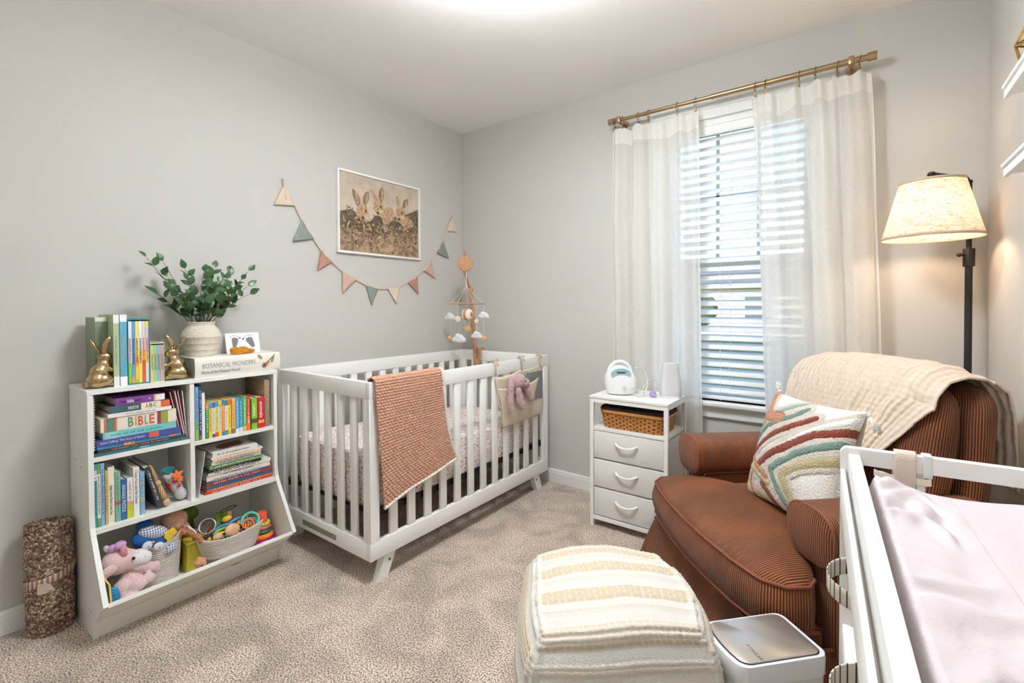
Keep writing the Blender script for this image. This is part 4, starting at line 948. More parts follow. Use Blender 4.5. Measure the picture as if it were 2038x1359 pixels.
for i, j in ((0, 1), (0, 2), (0, 3), (1, 3), (1, 2), (0, 4), (2, 4), (3, 5), (2, 6), (4, 5), (5, 6), (4, 6), (1, 6), (0, 5)): tube(b, [V_[i], V_[j]], .0032, 8)
part('wire_frame', b, mat((196, 160, 84), .25, 1, key='gold_wire'), go)
# ---------------------------------------------------------------- things on the nightstand
bp_ = thing('breast_pump', 'white dome breast pump with a light blue face on the nightstand', 'breast pump', (1.425, -.295, nz))
M_pl = mat((240, 240, 242), .3, key='pump_white')
PD = frame((1.425, -.295, .694), Vector((.82, .57, 0)), (-.57, .82, 0))
def dome(u, v):
    a = u * 2 * pi; t = v
    if t < .06: return PD @ Vector((.074 * cos(a) * t / .06, .056 * sin(a) * t / .06, .002))
    q = (t - .06) / .94; ph = lerp(-.62, pi / 2, q); r = cos(ph); zz = .060 + .098 * sin(ph) if ph > 0 else .060 + .098 * sin(ph)
    zz = max(.002, zz); sh_ = .012 * max(0, sin(ph))
    return PD @ Vector((.086 * r * cos(a) - sh_, .066 * r * sin(a), zz))
b = B(); surf(b, dome, 40, 26, cu=True); part('body', b, M_pl, bp_, smooth=180)
b = B(); pts = []
for k in range(21): a = lerp(-.15, pi + .15, k / 20); pts.append(PD @ Vector((-.008 + .062 * cos(a), -.010, .105 + .072 * sin(a))))
tube(b, pts, .0095, 12); part('handle', b, M_pl, bp_, smooth=180)
b = B(); F2 = PD @ frame((-.010, -.048, .118), (1, 0, 0), Vector((0, -.45, 1)).normalized())
nrm = F2.to_3x3() @ Vector((0, 0, 1))
prism(b, ell(0, 0, .052, .036, 0, 32), 'z', -.002, .012, M=F2); fcp = part('control_face', b, mat((186, 222, 228), .35, key='pump_blue'), bp_, label='light blue control face')
b = B(); prism(b, [(-.020, .008), (.020, .008), (.024, .016), (-.024, .016)], 'z', .012, .0135, M=F2); part('display', b, mat((70, 84, 80), .3, key='lcd_dark'), fcp, smooth=0)
b = B()
for x in (-.022, .0, .022): prism(b, ell(x, -.012, .006, .005, 0, 14), 'z', .012, .0132, M=F2)
part('button', b, mat((212, 236, 240), .4, key='pump_button'), fcp, smooth=0)
b = B(); cyl(b, PD @ Vector((.004, -.066, .042)), PD @ Vector((.004, -.073, .042)), .009, n=20); part('port', b, mat((200, 200, 204), .4, key='port_grey'), bp_)
tb = thing('pump_tubing', 'clear coiled breast pump tubing with lilac valves lying on the nightstand', 'tubing', (1.55, -.27, nz))
b = B(); tube(b, [(1.50, -.33, .735), (1.515, -.34, .71), (1.535, -.335, .699), (1.56, -.30, .705), (1.565, -.27, .75), (1.55, -.25, .80), (1.52, -.25, .83), (1.49, -.27, .84)], .0032, 8)
tube(b, [(1.555, -.30, .70), (1.545, -.28, .74), (1.56, -.25, .775), (1.59, -.235, .775), (1.62, -.23, .75), (1.635, -.225, .715), (1.64, -.22, .70)], .0024, 8)
part('tube', b, mat((206, 204, 200), .25, key='clear_tube'), tb, smooth=180)
b = B(); blob(b, (1.598, -.285, .705), (.020, .014, .009), n=14); blob(b, (1.590, -.28, .714), (.012, .010, .008), n=12); blob(b, (1.607, -.288, .716), (.010, .008, .010), n=12); part('valve', b, mat((168, 140, 196), .35, key='lilac_valve'), tb, smooth=180)
sm_ = thing('sound_machine', 'pale grey rounded speaker tower on the nightstand', 'speaker', (1.672, -.235, nz))
b = B(); SD = Matrix.Translation((1.672, -.235, nz)) @ Rz(radians(32))
def rr2(hx, hy, r): return dens(rrect(hx, hy, r))
secs = []
for z, k in ((0, .93), (.004, 1.0), (.035, 1.03), (.08, .95), (.13, .82), (.168, .76), (.176, .72), (.178, .62)): secs.append(([(x * k, y * k) for x, y in dens(rrect(.052, .036, .024))], z))
loft(b, secs); bmesh.ops.transform(b, matrix=SD, verts=b.verts[:]); part('body', b, mat((214, 214, 216), .7, bump=.2, bscale=500, key='speaker_mesh'), sm_, smooth=50)
b = B(); loft(b, [([(x * 1.005, y * 1.005) for x, y in dens(rrect(.052, .036, .024))], z) for z in (.002, .032)]); bmesh.ops.transform(b, matrix=SD, verts=b.verts[:]); part('base_band', b, M_pl, sm_, smooth=50)
# basket in the nook
kb = thing('woven_basket', 'golden woven wood-strip basket with dark liner on the nightstand shelf', 'basket', (1.52, -.28, .526))
def wv():
    m, t, bb, L = node_mat('woven_strips'); tc = t.nodes.new('ShaderNodeTexCoord'); mp = t.nodes.new('ShaderNodeMapping'); mp.inputs['Scale'].default_value = (1, 1, 1); L.new(tc.outputs['UV'], mp.inputs[0])
    br = t.nodes.new('ShaderNodeTexBrick'); br.offset = .5; br.inputs['Color1'].default_value = lin((196, 132, 62)); br.inputs['Color2'].default_value = lin((176, 112, 48)); br.inputs['Mortar'].default_value = lin((84, 46, 18)); br.inputs['Scale'].default_value = 1; br.inputs['Mortar Size'].default_value = .012; br.inputs['Brick Width'].default_value = .1; br.inputs['Row Height'].default_value = .13; br.inputs['Mortar Smooth'].default_value = .3
    L.new(mp.outputs[0], br.inputs['Vector']); L.new(br.outputs['Color'], bb.inputs['Base Color'])
    bp = t.nodes.new('ShaderNodeBump'); bp.invert = True; bp.inputs['Strength'].default_value = .8; bp.inputs['Distance'].default_value = .004; L.new(br.outputs['Fac'], bp.inputs['Height']); L.new(bp.outputs['Normal'], bb.inputs['Normal']); bb.inputs['Roughness'].default_value = .5; return m
def bkt(u, v):
    a = u * 2 * pi; e = 7; ca, sa = cos(a), sin(a); r = (abs(ca) ** e + abs(sa) ** e) ** (-1 / e); k = lerp(.93, 1.0, v)
    return (1.520 + .176 * r * ca * k, -.285 + .112 * r * sa * k, lerp(.527, .606, v))
b = B(); surf(b, bkt, 96, 20, cu=True, us=3.0, vs=1); b.faces.new([v for v in b.verts if v.co.z < .52701]); part('woven_body', b, wv(), kb, smooth=60)
b = B()
def bkt2(u, v): p = bkt(u, 1); c = Vector((1.52, -.285, 0)); q = Vector((p[0], p[1], 0)) - c; q = c + q * 1.012; return (q.x, q.y, lerp(.604, .623, v))
surf(b, bkt2, 96, 3, cu=True); part('rim_band', b, mat((196, 134, 66), .5, var=.15, vscale=40, key='rim_strip'), kb, solid=.004, smooth=60)
b = B()
def bkt3(u, v): p = bkt(u, 1); c = Vector((1.52, -.285, 0)); q = Vector((p[0], p[1], 0)) - c; q = c + q * lerp(.985, 1.02, sin(v * pi)); return (q.x, q.y, lerp(.612, .636, v) - (.0 if v < 1 else 0))
surf(b, bkt3, 96, 6, cu=True); bx(b, 1.36, 1.68, -.385, -.185, .60, .612); part('liner', b, mat((58, 38, 34), .9, var=.5, vscale=60, key='dark_liner'), kb, solid=.003, smooth=60, label='dark brown printed fabric liner')
# ---------------------------------------------------------------- rolled rag rug
rg = thing('rolled_rug', 'rolled brown and cream rag rug standing beside the bookcase', 'rug', (.088, -2.312, 0))
M_rug = node_mat('rag_weave')
m, t, bb, L = M_rug; tc = t.nodes.new('ShaderNodeTexCoord'); vo = t.nodes.new('ShaderNodeTexVoronoi'); vo.inputs['Scale'].default_value = 145; L.new(tc.outputs['Object'], vo.inputs['Vector'])
r = t.nodes.new('ShaderNodeValToRGB'); r.color_ramp.interpolation = 'CONSTANT'
sp_ = t.nodes.new('ShaderNodeSeparateColor'); L.new(vo.outputs['Color'], sp_.inputs[0]); L.new(sp_.outputs[0], r.inputs['Fac'])
cols = [(0, (122, 92, 78)), (.22, (96, 74, 62)), (.38, (158, 122, 106)), (.58, (146, 118, 100)), (.72, (212, 194, 168)), (.86, (186, 160, 136))]
r.color_ramp.elements[0].color = lin(cols[0][1]); r.color_ramp.elements[1].position = cols[1][0]; r.color_ramp.elements[1].color = lin(cols[1][1])
for p, c in cols[2:]: e = r.color_ramp.elements.new(p); e.color = lin(c)
L.new(r.outputs['Color'], bb.inputs['Base Color']); bpn = t.nodes.new('ShaderNodeBump'); bpn.invert = True; bpn.inputs['Strength'].default_value = 1; bpn.inputs['Distance'].default_value = .008; L.new(vo.outputs['Distance'], bpn.inputs['Height']); L.new(bpn.outputs['Normal'], bb.inputs['Normal']); bb.inputs['Roughness'].default_value = .95
M_rug = m
def rugf(u, v):
    a = u * 2 * pi; z = v * .388; bulge = 1 + .04 * sin(pi * v) - .03 * exp(-((v - .52) / .05) ** 2)
    rx, ry = .062 * bulge, .064 * bulge
    x = .090 + rx * cos(a) - .012 * v; y = -2.314 + ry * sin(a) * 1.0 - .002 * v
    k = .0030 * noise.noise(Vector((a * 9, z * 90, 1)))
    return (max(.016, x + cos(a) * k), y + sin(a) * k, z + .008 * cos(a + .5) * v)
b = B(); surf(b, rugf, 120, 90, cu=True); part('outer_wrap', b, M_rug, rg, smooth=180)
b = B()
for i in range(5):
    q = 1 - i * .2
    pts = []
    for k in range(46):
        a = k / 45 * 2 * pi; s_q = q - .2 * k / 45
        pts.append((.078 + .056 * s_q * cos(a), -2.316 + .058 * s_q * sin(a), .386 + .008 * cos(a + .5) + .002 * sin(k * 2.1) - i * .002))
    tube(b, pts, .0068, 8)
part('rolled_end', b, M_rug, rg, smooth=180)
M_band = stripes('striped_band', (206, 186, 164), (150, 112, 98), 'Z', .016, width=.45, soft=.06, bump=0, noise_col=.2, coord='Object')
b = B()
M_band2 = stripes('striped_tape', (210, 192, 170), (152, 114, 100), 'X', .05, width=.4, soft=.08, bump=0, coord='UV', noise_col=.15)
def bandf(u, v):
    a = lerp(-2.2, 1.9, u); p = rugf((a % (2 * pi)) / (2 * pi), .50 + .07 * (u - .5)); c = Vector((.084, -2.315, 0)); q = Vector((p[0], p[1], 0)) - c; q = c + q * 1.045
    return (max(.015, q.x), q.y, lerp(.178, .206, v) + .055 * (u - .35))
surf(b, bandf, 60, 3, us=1.0); part('tie_band', b, M_band2, rg, solid=.002, smooth=180)
b = B(); TG = frame((.152, -2.338, .178), (.55, .83, .05), (.1, 0, 1)); prism(b, [(-.022, -.020), (.006, -.020), (.006, .018), (-.022, .018)], 'z', 0, .002, M=TG); prism(b, [(.006, -.014), (.026, -.006), (.012, .016), (-.004, .014)], 'z', .002, .003, M=TG, mi=1)
part('tag', b, [M_band2, mat((206, 196, 188), .8, key='paper_tag')], rg, smooth=0)
# ---------------------------------------------------------------- books
M_page = stripes('page_edges', (206, 198, 184), (232, 226, 214), 'Y', .0016, bump=0, soft=.4)
M_pagez = stripes('page_edges_flat', (206, 198, 184), (232, 226, 214), 'Z', .0016, bump=0, soft=.4)
def cov(c): return mat(c, .42, key=None)
def fit_text(s, L, Hh, M, bm=None, bold=.0, ex=.0003):
    b2 = text_bm(s, 1, Matrix.Identity(4), ex=0, bold=bold); xs = [v.co.x for v in b2.verts]; ys = [v.co.y for v in b2.verts]; b2.free()
    w_, h_ = max(xs) - min(xs), max(ys) - min(ys); sy_ = Hh / h_; sx_ = min(L / w_, sy_ * 1.25)
    cx, cy = (max(xs) + min(xs)) / 2, (max(ys) + min(ys)) / 2
    return text_bm(s, 1, M @ Matrix.Diagonal((sx_, sy_, 1, 1)) @ T(-cx, -cy, 0), ex=ex, bold=bold, bm=bm)
def book(label, kind, y0, y1, z0, z1, c, xf=.258, d=.17, txt=None, tc=(250, 250, 250), bands=(), marks=0, lean=0, group=None, tfrac=(.06, .94), th=.6, name='book', bold=0, texts=None):
    piv = (xf - d / 2, y1 if lean < 0 else y0, z0)
    bo = thing(name, label, 'book', (xf - d / 2, (y0 + y1) / 2, z0), group=group)
    M = T(piv) @ Matrix.Rotation(lean, 4, 'X') @ T(-Vector(piv)) if lean else None
    b = B(); x0 = xf - d; t = .0018
    if kind == 'up':
        bx(b, x0, xf - .001, y0, y0 + t, z0, z1); bx(b, x0, xf - .001, y1 - t, y1, z0, z1); bx(b, xf - t - .001, xf, y0, y1, z0, z1, .0006, 1)
        pg = (x0 + .003, xf - .003, y0 + t, y1 - t, z0 + .002, z1 - .003)
    else:
        bx(b, x0, xf - .001, y0, y1, z0, z0 + t); bx(b, x0, xf - .001, y0, y1, z1 - t, z1); bx(b, xf - t - .001, xf, y0, y1, z0, z1, .0006, 1)
        pg = (x0 + .003, xf - .003, y0 + .003, y1 - .003, z0 + t, z1 - t)
    if M: bmesh.ops.transform(b, matrix=M, verts=b.verts[:])
    cvr = part('cover', b, cov(c), bo, smooth=30)
    b = B(); bx(b, *pg); 
    if M: bmesh.ops.transform(b, matrix=M, verts=b.verts[:])
    part('pages', b, M_page if kind == 'up' else M_pagez, bo, smooth=0)
    L, Wd = (z1 - z0, y1 - y0) if kind == 'up' else (y1 - y0, z1 - z0)
    def fr(f): 
        return frame((xf + .0002, (y0 + y1) / 2, lerp(z1, z0, f)), (0, 0, -1), (0, 1, 0)) if kind == 'up' else frame((xf + .0002, lerp(y0, y1, f), (z0 + z1) / 2), (0, 1, 0), (0, 0, 1))
    def put(nm, b, m):
        if M: bmesh.ops.transform(b, matrix=M, verts=b.verts[:])
        part(nm, b, m, cvr, smooth=0)
    for i, (f0, f1, bc) in enumerate(bands):
        b = B(); F = fr((f0 + f1) / 2); hl = (f1 - f0) * L / 2; bx(b, -hl, hl, -Wd / 2 + .0003 + (.0015 if i == 1 and kind == 'flat' else 0), Wd / 2 - .0003 - (.0015 if i == 1 and kind == 'flat' else 0), 0, .0002 + .0001 * i, M=F); put('spine_panel', b, cov(bc))
    for s, f0, f1, col_, hh in (texts or ([(txt, tfrac[0], tfrac[1], tc, th)] if txt else [])):
        F = fr((f0 + f1) / 2) @ T(0, 0, .0005); put('spine_title', fit_text(s, (f1 - f0) * L, Wd * hh, F @ T(0, 0, .0002), bold=bold), mat(col_, .5, key=None))
    if marks:
        random.seed(int(y0 * 1000) + marks); b = B(); f = .1
        while f < .8:
            w_ = random.uniform(.01, .03); F = fr(f + w_ / 2); bx(b, -w_ * L / 2, w_ * L / 2, -Wd * .14, Wd * random.uniform(.05, .16), 0, .0004, M=F); f += w_ + random.choice([.012, .012, .035])
        put('spine_print', b, mat(tc, .5, key=None))
    return bo
# upper left stack
g = 'stack of picture books on the upper left shelf'
xf = .256
ST = [('thin dark teal book lying lowest in the upper left stack', -2.226, -1.925, .0105, (46, 104, 112), 'GREEN', (200, 226, 224), .42, .58, .24),
      ('dark brown book lying second lowest in the upper left stack', -2.212, -1.935, .0115, (66, 56, 58), 'THE FOREST WILL NEVER BE THE SAME', (214, 150, 140), .12, .80, .23),
      ('thin bright blue book under the violet-blue one in the upper left stack', -2.214, -1.952, .0115, (66, 152, 196), None, (240, 240, 240), .1, .9, .22),
      ('violet-blue book with white title in the upper left stack', -2.216, -1.955, .0215, (72, 78, 148), 'Jesus Calling: The Story of Easter', (236, 232, 246), .04, .55, .22),
      ('pale aqua book beneath the thick cream one in the upper left stack', -2.197, -1.968, .0250, (122, 196, 198), None, (60, 130, 140), .2, .9, .20),
      ('thick cream book with BIBLE in striped letters on its spine', -2.203, -1.968, .0500, (234, 226, 206), None, (150, 60, 40), .2, .8, .19),
      ('thin white book lying on the thick cream one', -2.183, -1.985, .0150, (236, 232, 228), 'God is always with me', (120, 110, 130), .22, .78, .17),
      ('slate and cream book with ABC in large letters', -2.176, -1.990, .0255, (62, 92, 100), None, (240, 230, 200), .2, .8, .16),
      ('purple board book topmost in the upper left stack', -2.160, -2.006, .0270, (124, 66, 142), None, (250, 240, 250), .05, .6, .15)]
z = .6307
for i, (lb, a, c_, t_, col_, tx, tcol, f0, f1, dd) in enumerate(ST):
    kw = {}
    if i == 2: kw = dict(bands=[(.30, .42, (236, 178, 96)), (.86, .95, (214, 120, 96))], marks=3, tc=(40, 90, 140))
    if i == 3: kw = dict(bands=[(.60, .72, (206, 96, 84))])
    if i == 4: kw = dict(bands=[(.03, .19, (150, 206, 206))], marks=5, tc=(70, 150, 156))
    if i == 5: kw = dict(texts=[('B', .34, .41, (96, 140, 110), .72), ('I', .43, .45, (196, 160, 80), .72), ('B', .47, .54, (196, 86, 70), .72), ('L', .56, .60, (110, 140, 96), .72), ('E', .62, .69, (190, 84, 64), .72)], bold=.02, bands=[(.04, .20, (196, 110, 82)), (.07, .17, (84, 130, 110)), (.74, .88, (150, 160, 76)), (.73, .78, (150, 60, 90))])
    if i == 7: kw = dict(bands=[(.50, .84, (238, 228, 200)), (.84, 1.0, (214, 98, 52))], texts=[('THE BIGGEST STORY', .28, .46, (236, 230, 210), .45), ('A', .57, .62, (204, 96, 44), .62), ('B', .64, .69, (60, 96, 84), .62), ('C', .71, .76, (52, 84, 96), .62)], bold=.012)
    if i == 8: kw = dict(bands=[(.77, .81, (230, 180, 90)), (.81, 1.0, (240, 238, 236))], texts=[('First', .08, .22, (60, 30, 80), .5), ('bible', .23, .36, (250, 240, 250), .5), ('words', .37, .50, (60, 30, 80), .5), ('←', .62, .70, (250, 240, 250), .3) if False else ('+', .66, .70, (250, 240, 250), .3)])
    book(lb, 'flat', a, c_, z, z + t_, col_, xf=xf - .002 * (i % 3), d=dd, txt=tx if not kw.get('texts') else None, tc=kw.pop('tc', tcol), tfrac=(f0, f1), th=.5, group=g, **kw); z += t_ + .0004
# spiral-bound cream book by the left side
sb = thing('ring_bound_book', 'cream ring-bound book standing against the left side of the upper shelf', 'book', (.16, -2.222, .6305))
b = B(); bx(b, .06, .250, -2.2262, -2.2195, .6507, .850, .001, 1); part('cover', b, mat((206, 196, 178), .8, key='cream_card'), sb)
b = B(); z = .658
while z < .845: tube(b, [(.252 + .006 * cos(a), -2.2225 + .0035 * sin(a), z) for a in [2 * pi * k / 10 for k in range(10)]], .0012, 5, closed=True); z += .0095
part('ring_binding', b, mat((226, 220, 206), .4, key='ring_white'), sb, smooth=180)
sb.location.z = .6507; 
for c_ in sb.children: pass
for ch in [o for o in bpy.data.objects if o.parent == sb]:
    ch.data.transform(T(0, 0, -.0202))
# leaning folders upper left
for i, (yt, yb, hh, c_, lb, dd) in enumerate([(-1.985, -1.944, .205, (176, 54, 84), 'crimson magazine leaning leftmost beside the upper left stack', .20), (-1.968, -1.935, .206, (214, 206, 202), 'white booklet leaning between crimson magazines', .19), (-1.958, -1.930, .204, (170, 58, 96), 'crimson magazine leaning second from the divider', .185), (-1.942, -1.9265, .20, (198, 194, 190), 'grey white booklet leaning nearest the divider', .2)]):
    a = math.asin((yb - yt) / hh); fl_ = thing('magazine', lb, 'magazine', (.15, yb, .6307), group='magazines leaning on the upper left shelf')
    b = B(); bx(b, .245 - dd, .245, yb - .0035, yb, .6307, .6307 + hh, M=T(0, yb, .6307) @ Matrix.Rotation(a, 4, 'X') @ T(0, -yb, -.6307)); part('cover', b, cov(c_), fl_, smooth=0)
    b = B(); bx(b, .2451 - dd, .2452, yb - .0028, yb - .0008, .632, .6305 + hh, M=T(0, yb, .6307) @ Matrix.Rotation(a, 4, 'X') @ T(0, -yb, -.6307)); part('pages', b, mat((228, 222, 214), .8, key='mag_pages'), fl_, smooth=0)
# upper right row
U = [(-1.9025, -1.8895, .224, (120, 168, 206), 'sky blue tall book with green foot, first beside the divider', dict(bands=[(.62, 1.0, (140, 184, 96))], marks=3, tc=(60, 70, 120))),
     (-1.8885, -1.8785, .230, (40, 66, 118), 'tall navy star-speckled book, second beside the divider', dict(bands=[(.92, 1, (150, 110, 70))], marks=4, tc=(220, 220, 230))),
     (-1.8780, -1.8660, .195, (236, 234, 230), 'plain white slim book, third beside the divider', {}),
     (-1.8640, -1.8520, .151, (60, 150, 98), 'small green spine with orange top, first of the small board books', dict(bands=[(0, .16, (232, 138, 60))], marks=2, tc=(230, 230, 220))),
     (-1.8515, -1.8395, .151, (236, 206, 62), 'small yellow spine with blue top, second small board book', dict(bands=[(0, .16, (84, 158, 206))], marks=3, tc=(70, 60, 50))),
     (-1.8390, -1.8270, .150, (236, 234, 228), 'small white spine with dark blue top, third small board book', dict(bands=[(0, .16, (58, 100, 168)), (.9, 1, (60, 90, 140))], marks=4, tc=(180, 80, 110))),
     (-1.8265, -1.8145, .150, (238, 222, 120), 'small pale yellow spine with teal top, fourth small board book', dict(bands=[(0, .14, (70, 150, 190)), (.86, 1, (214, 90, 60))], marks=5, tc=(80, 110, 60))),
     (-1.8140, -1.8020, .153, (236, 230, 210), 'small white spine with yellow top and foot, fifth small board book', dict(bands=[(0, .18, (240, 210, 40)), (.84, 1, (240, 214, 60))], marks=6, tc=(60, 120, 120))),
     (-1.8015, -1.7895, .152, (232, 140, 52), 'small orange spine with blue top, sixth small board book', dict(bands=[(0, .16, (60, 120, 190)), (.9, 1, (70, 130, 190))], marks=7, tc=(250, 210, 120))),
     (-1.7890, -1.7770, .150, (238, 236, 228), 'small white spine with teal top and foot, seventh small board book', dict(bands=[(0, .15, (30, 140, 130)), (.86, 1, (40, 150, 140))], marks=8, tc=(190, 60, 80))),
     (-1.7765, -1.7645, .152, (244, 222, 60), 'small bright yellow spine with orange top, eighth small board book', dict(bands=[(0, .15, (226, 104, 48)), (.9, 1, (240, 160, 60))], marks=9, tc=(100, 110, 90))),
     (-1.7620, -1.7470, .153, (240, 178, 74), 'apricot spine right of the bright yellow one', dict(bands=[(.86, 1, (120, 120, 110))], marks=10, tc=(190, 110, 50))),
     (-1.7465, -1.7310, .152, (88, 156, 202), 'mid blue spine left of the turquoise one', dict(bands=[(.88, 1, (230, 230, 226))], marks=11, tc=(190, 220, 240))),
     (-1.7305, -1.7155, .152, (60, 146, 176), 'turquoise blue spine between mid blue and green', dict(bands=[(.86, 1, (210, 220, 226))], marks=12, tc=(170, 220, 230))),
     (-1.7150, -1.7000, .154, (104, 176, 84), 'leaf green spine left of the red-orange one', dict(bands=[(.85, 1, (220, 180, 120))], marks=13, tc=(220, 240, 190))),
     (-1.6995, -1.6840, .153, (204, 62, 62), 'red-orange spine left of the lime green colors book', dict(bands=[(.6, 1, (226, 110, 60))], marks=14, tc=(250, 230, 220))),
     (-1.6790, -1.6530, .141, (124, 188, 44), 'thick lime green board book with the word colors', dict(texts=[('colors', .18, .55, (250, 252, 240), .42), ('DK', .84, .95, (240, 250, 220), .24)] if False else [('colors', .18, .58, (250, 252, 240), .50)], bands=[(.66, .80, (80, 70, 60))])),
     (-1.6500, -1.6220, .141, (204, 32, 44), 'thick red board book with the word animals', dict(texts=[('animals', .14, .66, (252, 246, 244), .50)], bands=[(.74, .84, (226, 150, 90))]))]
for a, c_, hh, col_, lb, kw in U: book(lb, 'up', a, c_, .6157, .6157 + hh, col_, xf=.256, d=.155 if hh < .16 else .19, group='books in a row on the upper right shelf', **kw)
pbk = thing('patterned_book', 'tan patterned book standing tallest at the right end of the upper right shelf', 'book', (.15, -1.603, .6157))
b = B(); bx(b, .060, .250, -1.6175, -1.593, .6157, .832, .003, 2); part('cover', b, mat((176, 150, 118), .8, col2=(122, 102, 80), vscale=160, key='tan_pattern'), pbk)
b = B(); bx(b, .059, .247, -1.6135, -1.597, .6187, .8335); part('pages', b, M_page, pbk, smooth=0)
# lower right: leaning booklet and flat stack
lb_ = thing('magazine', 'pale grey illustrated booklet leaning at the left of the lower right shelf', 'magazine', (.16, -1.898, .3777))
b = B(); a_l = radians(-9.5); ML = T(0, -1.9045, .3777) @ Matrix.Rotation(a_l, 4, 'X') @ T(0, 1.9045, -.3777)
bx(b, .04, .262, -1.9065, -1.9035, .3777, .565, M=T(0, 0.009, 0) @ T(0, -1.9045, .3777) @ Matrix.Rotation(radians(-8), 4, 'X') @ T(0, 1.9045, -.3777)); part('cover', b, mat((214, 212, 208), .6, col2=(180, 180, 178), vscale=30, key='grey_booklet'), lb_, smooth=0)
g = 'flat stack of picture books on the lower right shelf'
LR = [('red book lying lowest on the lower right shelf', -1.868, -1.590, .011, (206, 48, 42), None, 1), ('orange book lying second lowest in the lower right stack', -1.862, -1.590, .010, (232, 122, 48), None, 2), ('dark blue book lying third from the bottom in the lower right stack', -1.864, -1.592, .013, (54, 84, 118), None, 0),
      ('brick red book with white words low in the lower right stack', -1.862, -1.590, .012, (196, 58, 46), None, 3), ('blue-grey thin book above the brick red one', -1.863, -1.600, .009, (72, 108, 150), None, 4), ('white pictured thin book in the middle of the lower right stack', -1.864, -1.600, .009, (222, 214, 204), None, 5),
      ('pale cream book with black words mid-stack on the lower right shelf', -1.862, -1.598, .011, (226, 218, 204), 'THE COMPLETE CURTAIN', 0), ('white book with ragged picture spine mid-stack', -1.858, -1.596, .014, (232, 230, 222), None, 7), ('black thin book in the lower right stack', -1.858, -1.640, .009, (30, 34, 40), None, 8),
      ('green book above the black one in the lower right stack', -1.850, -1.630, .016, (128, 168, 96), None, 9), ('pale blue-white book with serif title in the lower right stack', -1.844, -1.640, .015, (206, 214, 216), 'I Love You Like No Other', 0), ('cream and orange thin book near the top of the lower right stack', -1.842, -1.640, .010, (230, 196, 150), None, 10), ('white thin book second from the top of the lower right stack', -1.843, -1.630, .008, (234, 232, 228), None, 11)]
z = .3779
for i, (lb, a, c_, t_, col_, tx, mk) in enumerate(LR):
    book(lb, 'flat', a, c_, z, z + t_, col_, xf=.257 + .004 * ((i * 7) % 3 - 1), d=.20 - .003 * i, txt=tx, tc=(50, 54, 60) if tx else ((240, 236, 220) if sum(col_) < 500 else (70, 76, 84)), marks=mk, group=g, tfrac=(.1, .85), th=.55); z += t_ + .0003
tp = book('white book with a brown bear picture on its cover, topmost in the lower right stack', 'flat', -1.838, -1.652, z, z + .019, (236, 232, 226), xf=.252, d=.17, marks=12, tc=(90, 80, 80), group=g)
b = B(); PT_ = frame((.175, -1.745, z + .0191), (0, 1, 0), (-1, 0, 0))
flat_shape(b, smooth_poly([(-.055, -.02), (-.04, .03), (0, .045), (.04, .04), (.065, .05), (.06, .02), (.07, -.005), (.045, -.012), (.05, -.035), (.0, -.03), (-.03, -.045)], 2), PT_); part('cover_picture', b, mat((150, 92, 62), .6, var=.3, vscale=60, key='bear_brown'), tp, smooth=0)
# lower left row
LL = [(-2.2262, -2.2175, .230, (70, 152, 148), 'slim teal book first on the left of the lower left shelf', dict(bands=[(.10, .26, (236, 226, 226))], marks=1, tc=(30, 90, 100))),
      (-2.2170, -2.2070, .230, (104, 150, 92), 'slim green book with WOO HOO lettering on a white spine', dict(bands=[(.17, .86, (238, 238, 230))], texts=[("WOO HOO! YOU'RE DOING GREAT!", .18, .82, (30, 40, 40), .5)])),
      (-2.2065, -2.1960, .228, (134, 170, 208), 'slim light blue book third on the lower left shelf', dict(marks=3, tc=(50, 90, 120))),
      (-2.1940, -2.1875, .198, (206, 178, 92), 'thin yellow speckled book fourth on the lower left shelf', dict(marks=4, tc=(60, 50, 30))),
      (-2.1868, -2.1680, .207, (232, 226, 206), 'cream book with a long serif title on the lower left shelf', dict(texts=[('Guess How Much I Love You', .32, .84, (96, 92, 84), .40)])),
      (-2.1665, -2.1500, .186, (126, 172, 148), 'sage green book with a small red heart on the lower left shelf', dict(bands=[(.60, .66, (206, 60, 50))], marks=5, tc=(90, 140, 120))),
      (-2.1490, -2.1330, .153, (40, 96, 156), 'short royal blue book with big white letters on the lower left shelf', dict(texts=[('SNUGGLE', .14, .48, (236, 240, 246), .62), ('PUZZLE', .52, .80, (236, 240, 246), .62)])),
      (-2.1315, -2.1130, .152, (232, 230, 224), 'short white book with a lime green foot on the lower left shelf', dict(bands=[(.66, 1, (196, 206, 40)), (.58, .66, (206, 170, 130))], marks=6, tc=(190, 120, 130))),
      (-2.1120, -2.0935, .185, (240, 238, 234), 'white upright book with grey serif title on the lower left shelf', dict(texts=[('I Love You Like No Other', .06, .74, (104, 96, 104), .46)])),
      (-2.0920, -2.0770, .164, (134, 178, 202), 'pale blue short book tenth on the lower left shelf', dict(bands=[(.25, .29, (226, 180, 90)), (.62, .66, (226, 180, 90))], marks=7, tc=(90, 130, 160)))]
for a, c_, hh, col_, lb, kw in LL: book(lb, 'up', a, c_, .3777, .3777 + hh, col_, xf=.260, d=.18, group='books in a row on the lower left shelf', **kw)
book('charcoal book leaning against the row on the lower left shelf', 'up', -2.0350, -2.0150, .3822, .3822 + .175, (58, 60, 66), xf=.258, d=.20, marks=9, tc=(200, 200, 196), lean=radians(14.5))
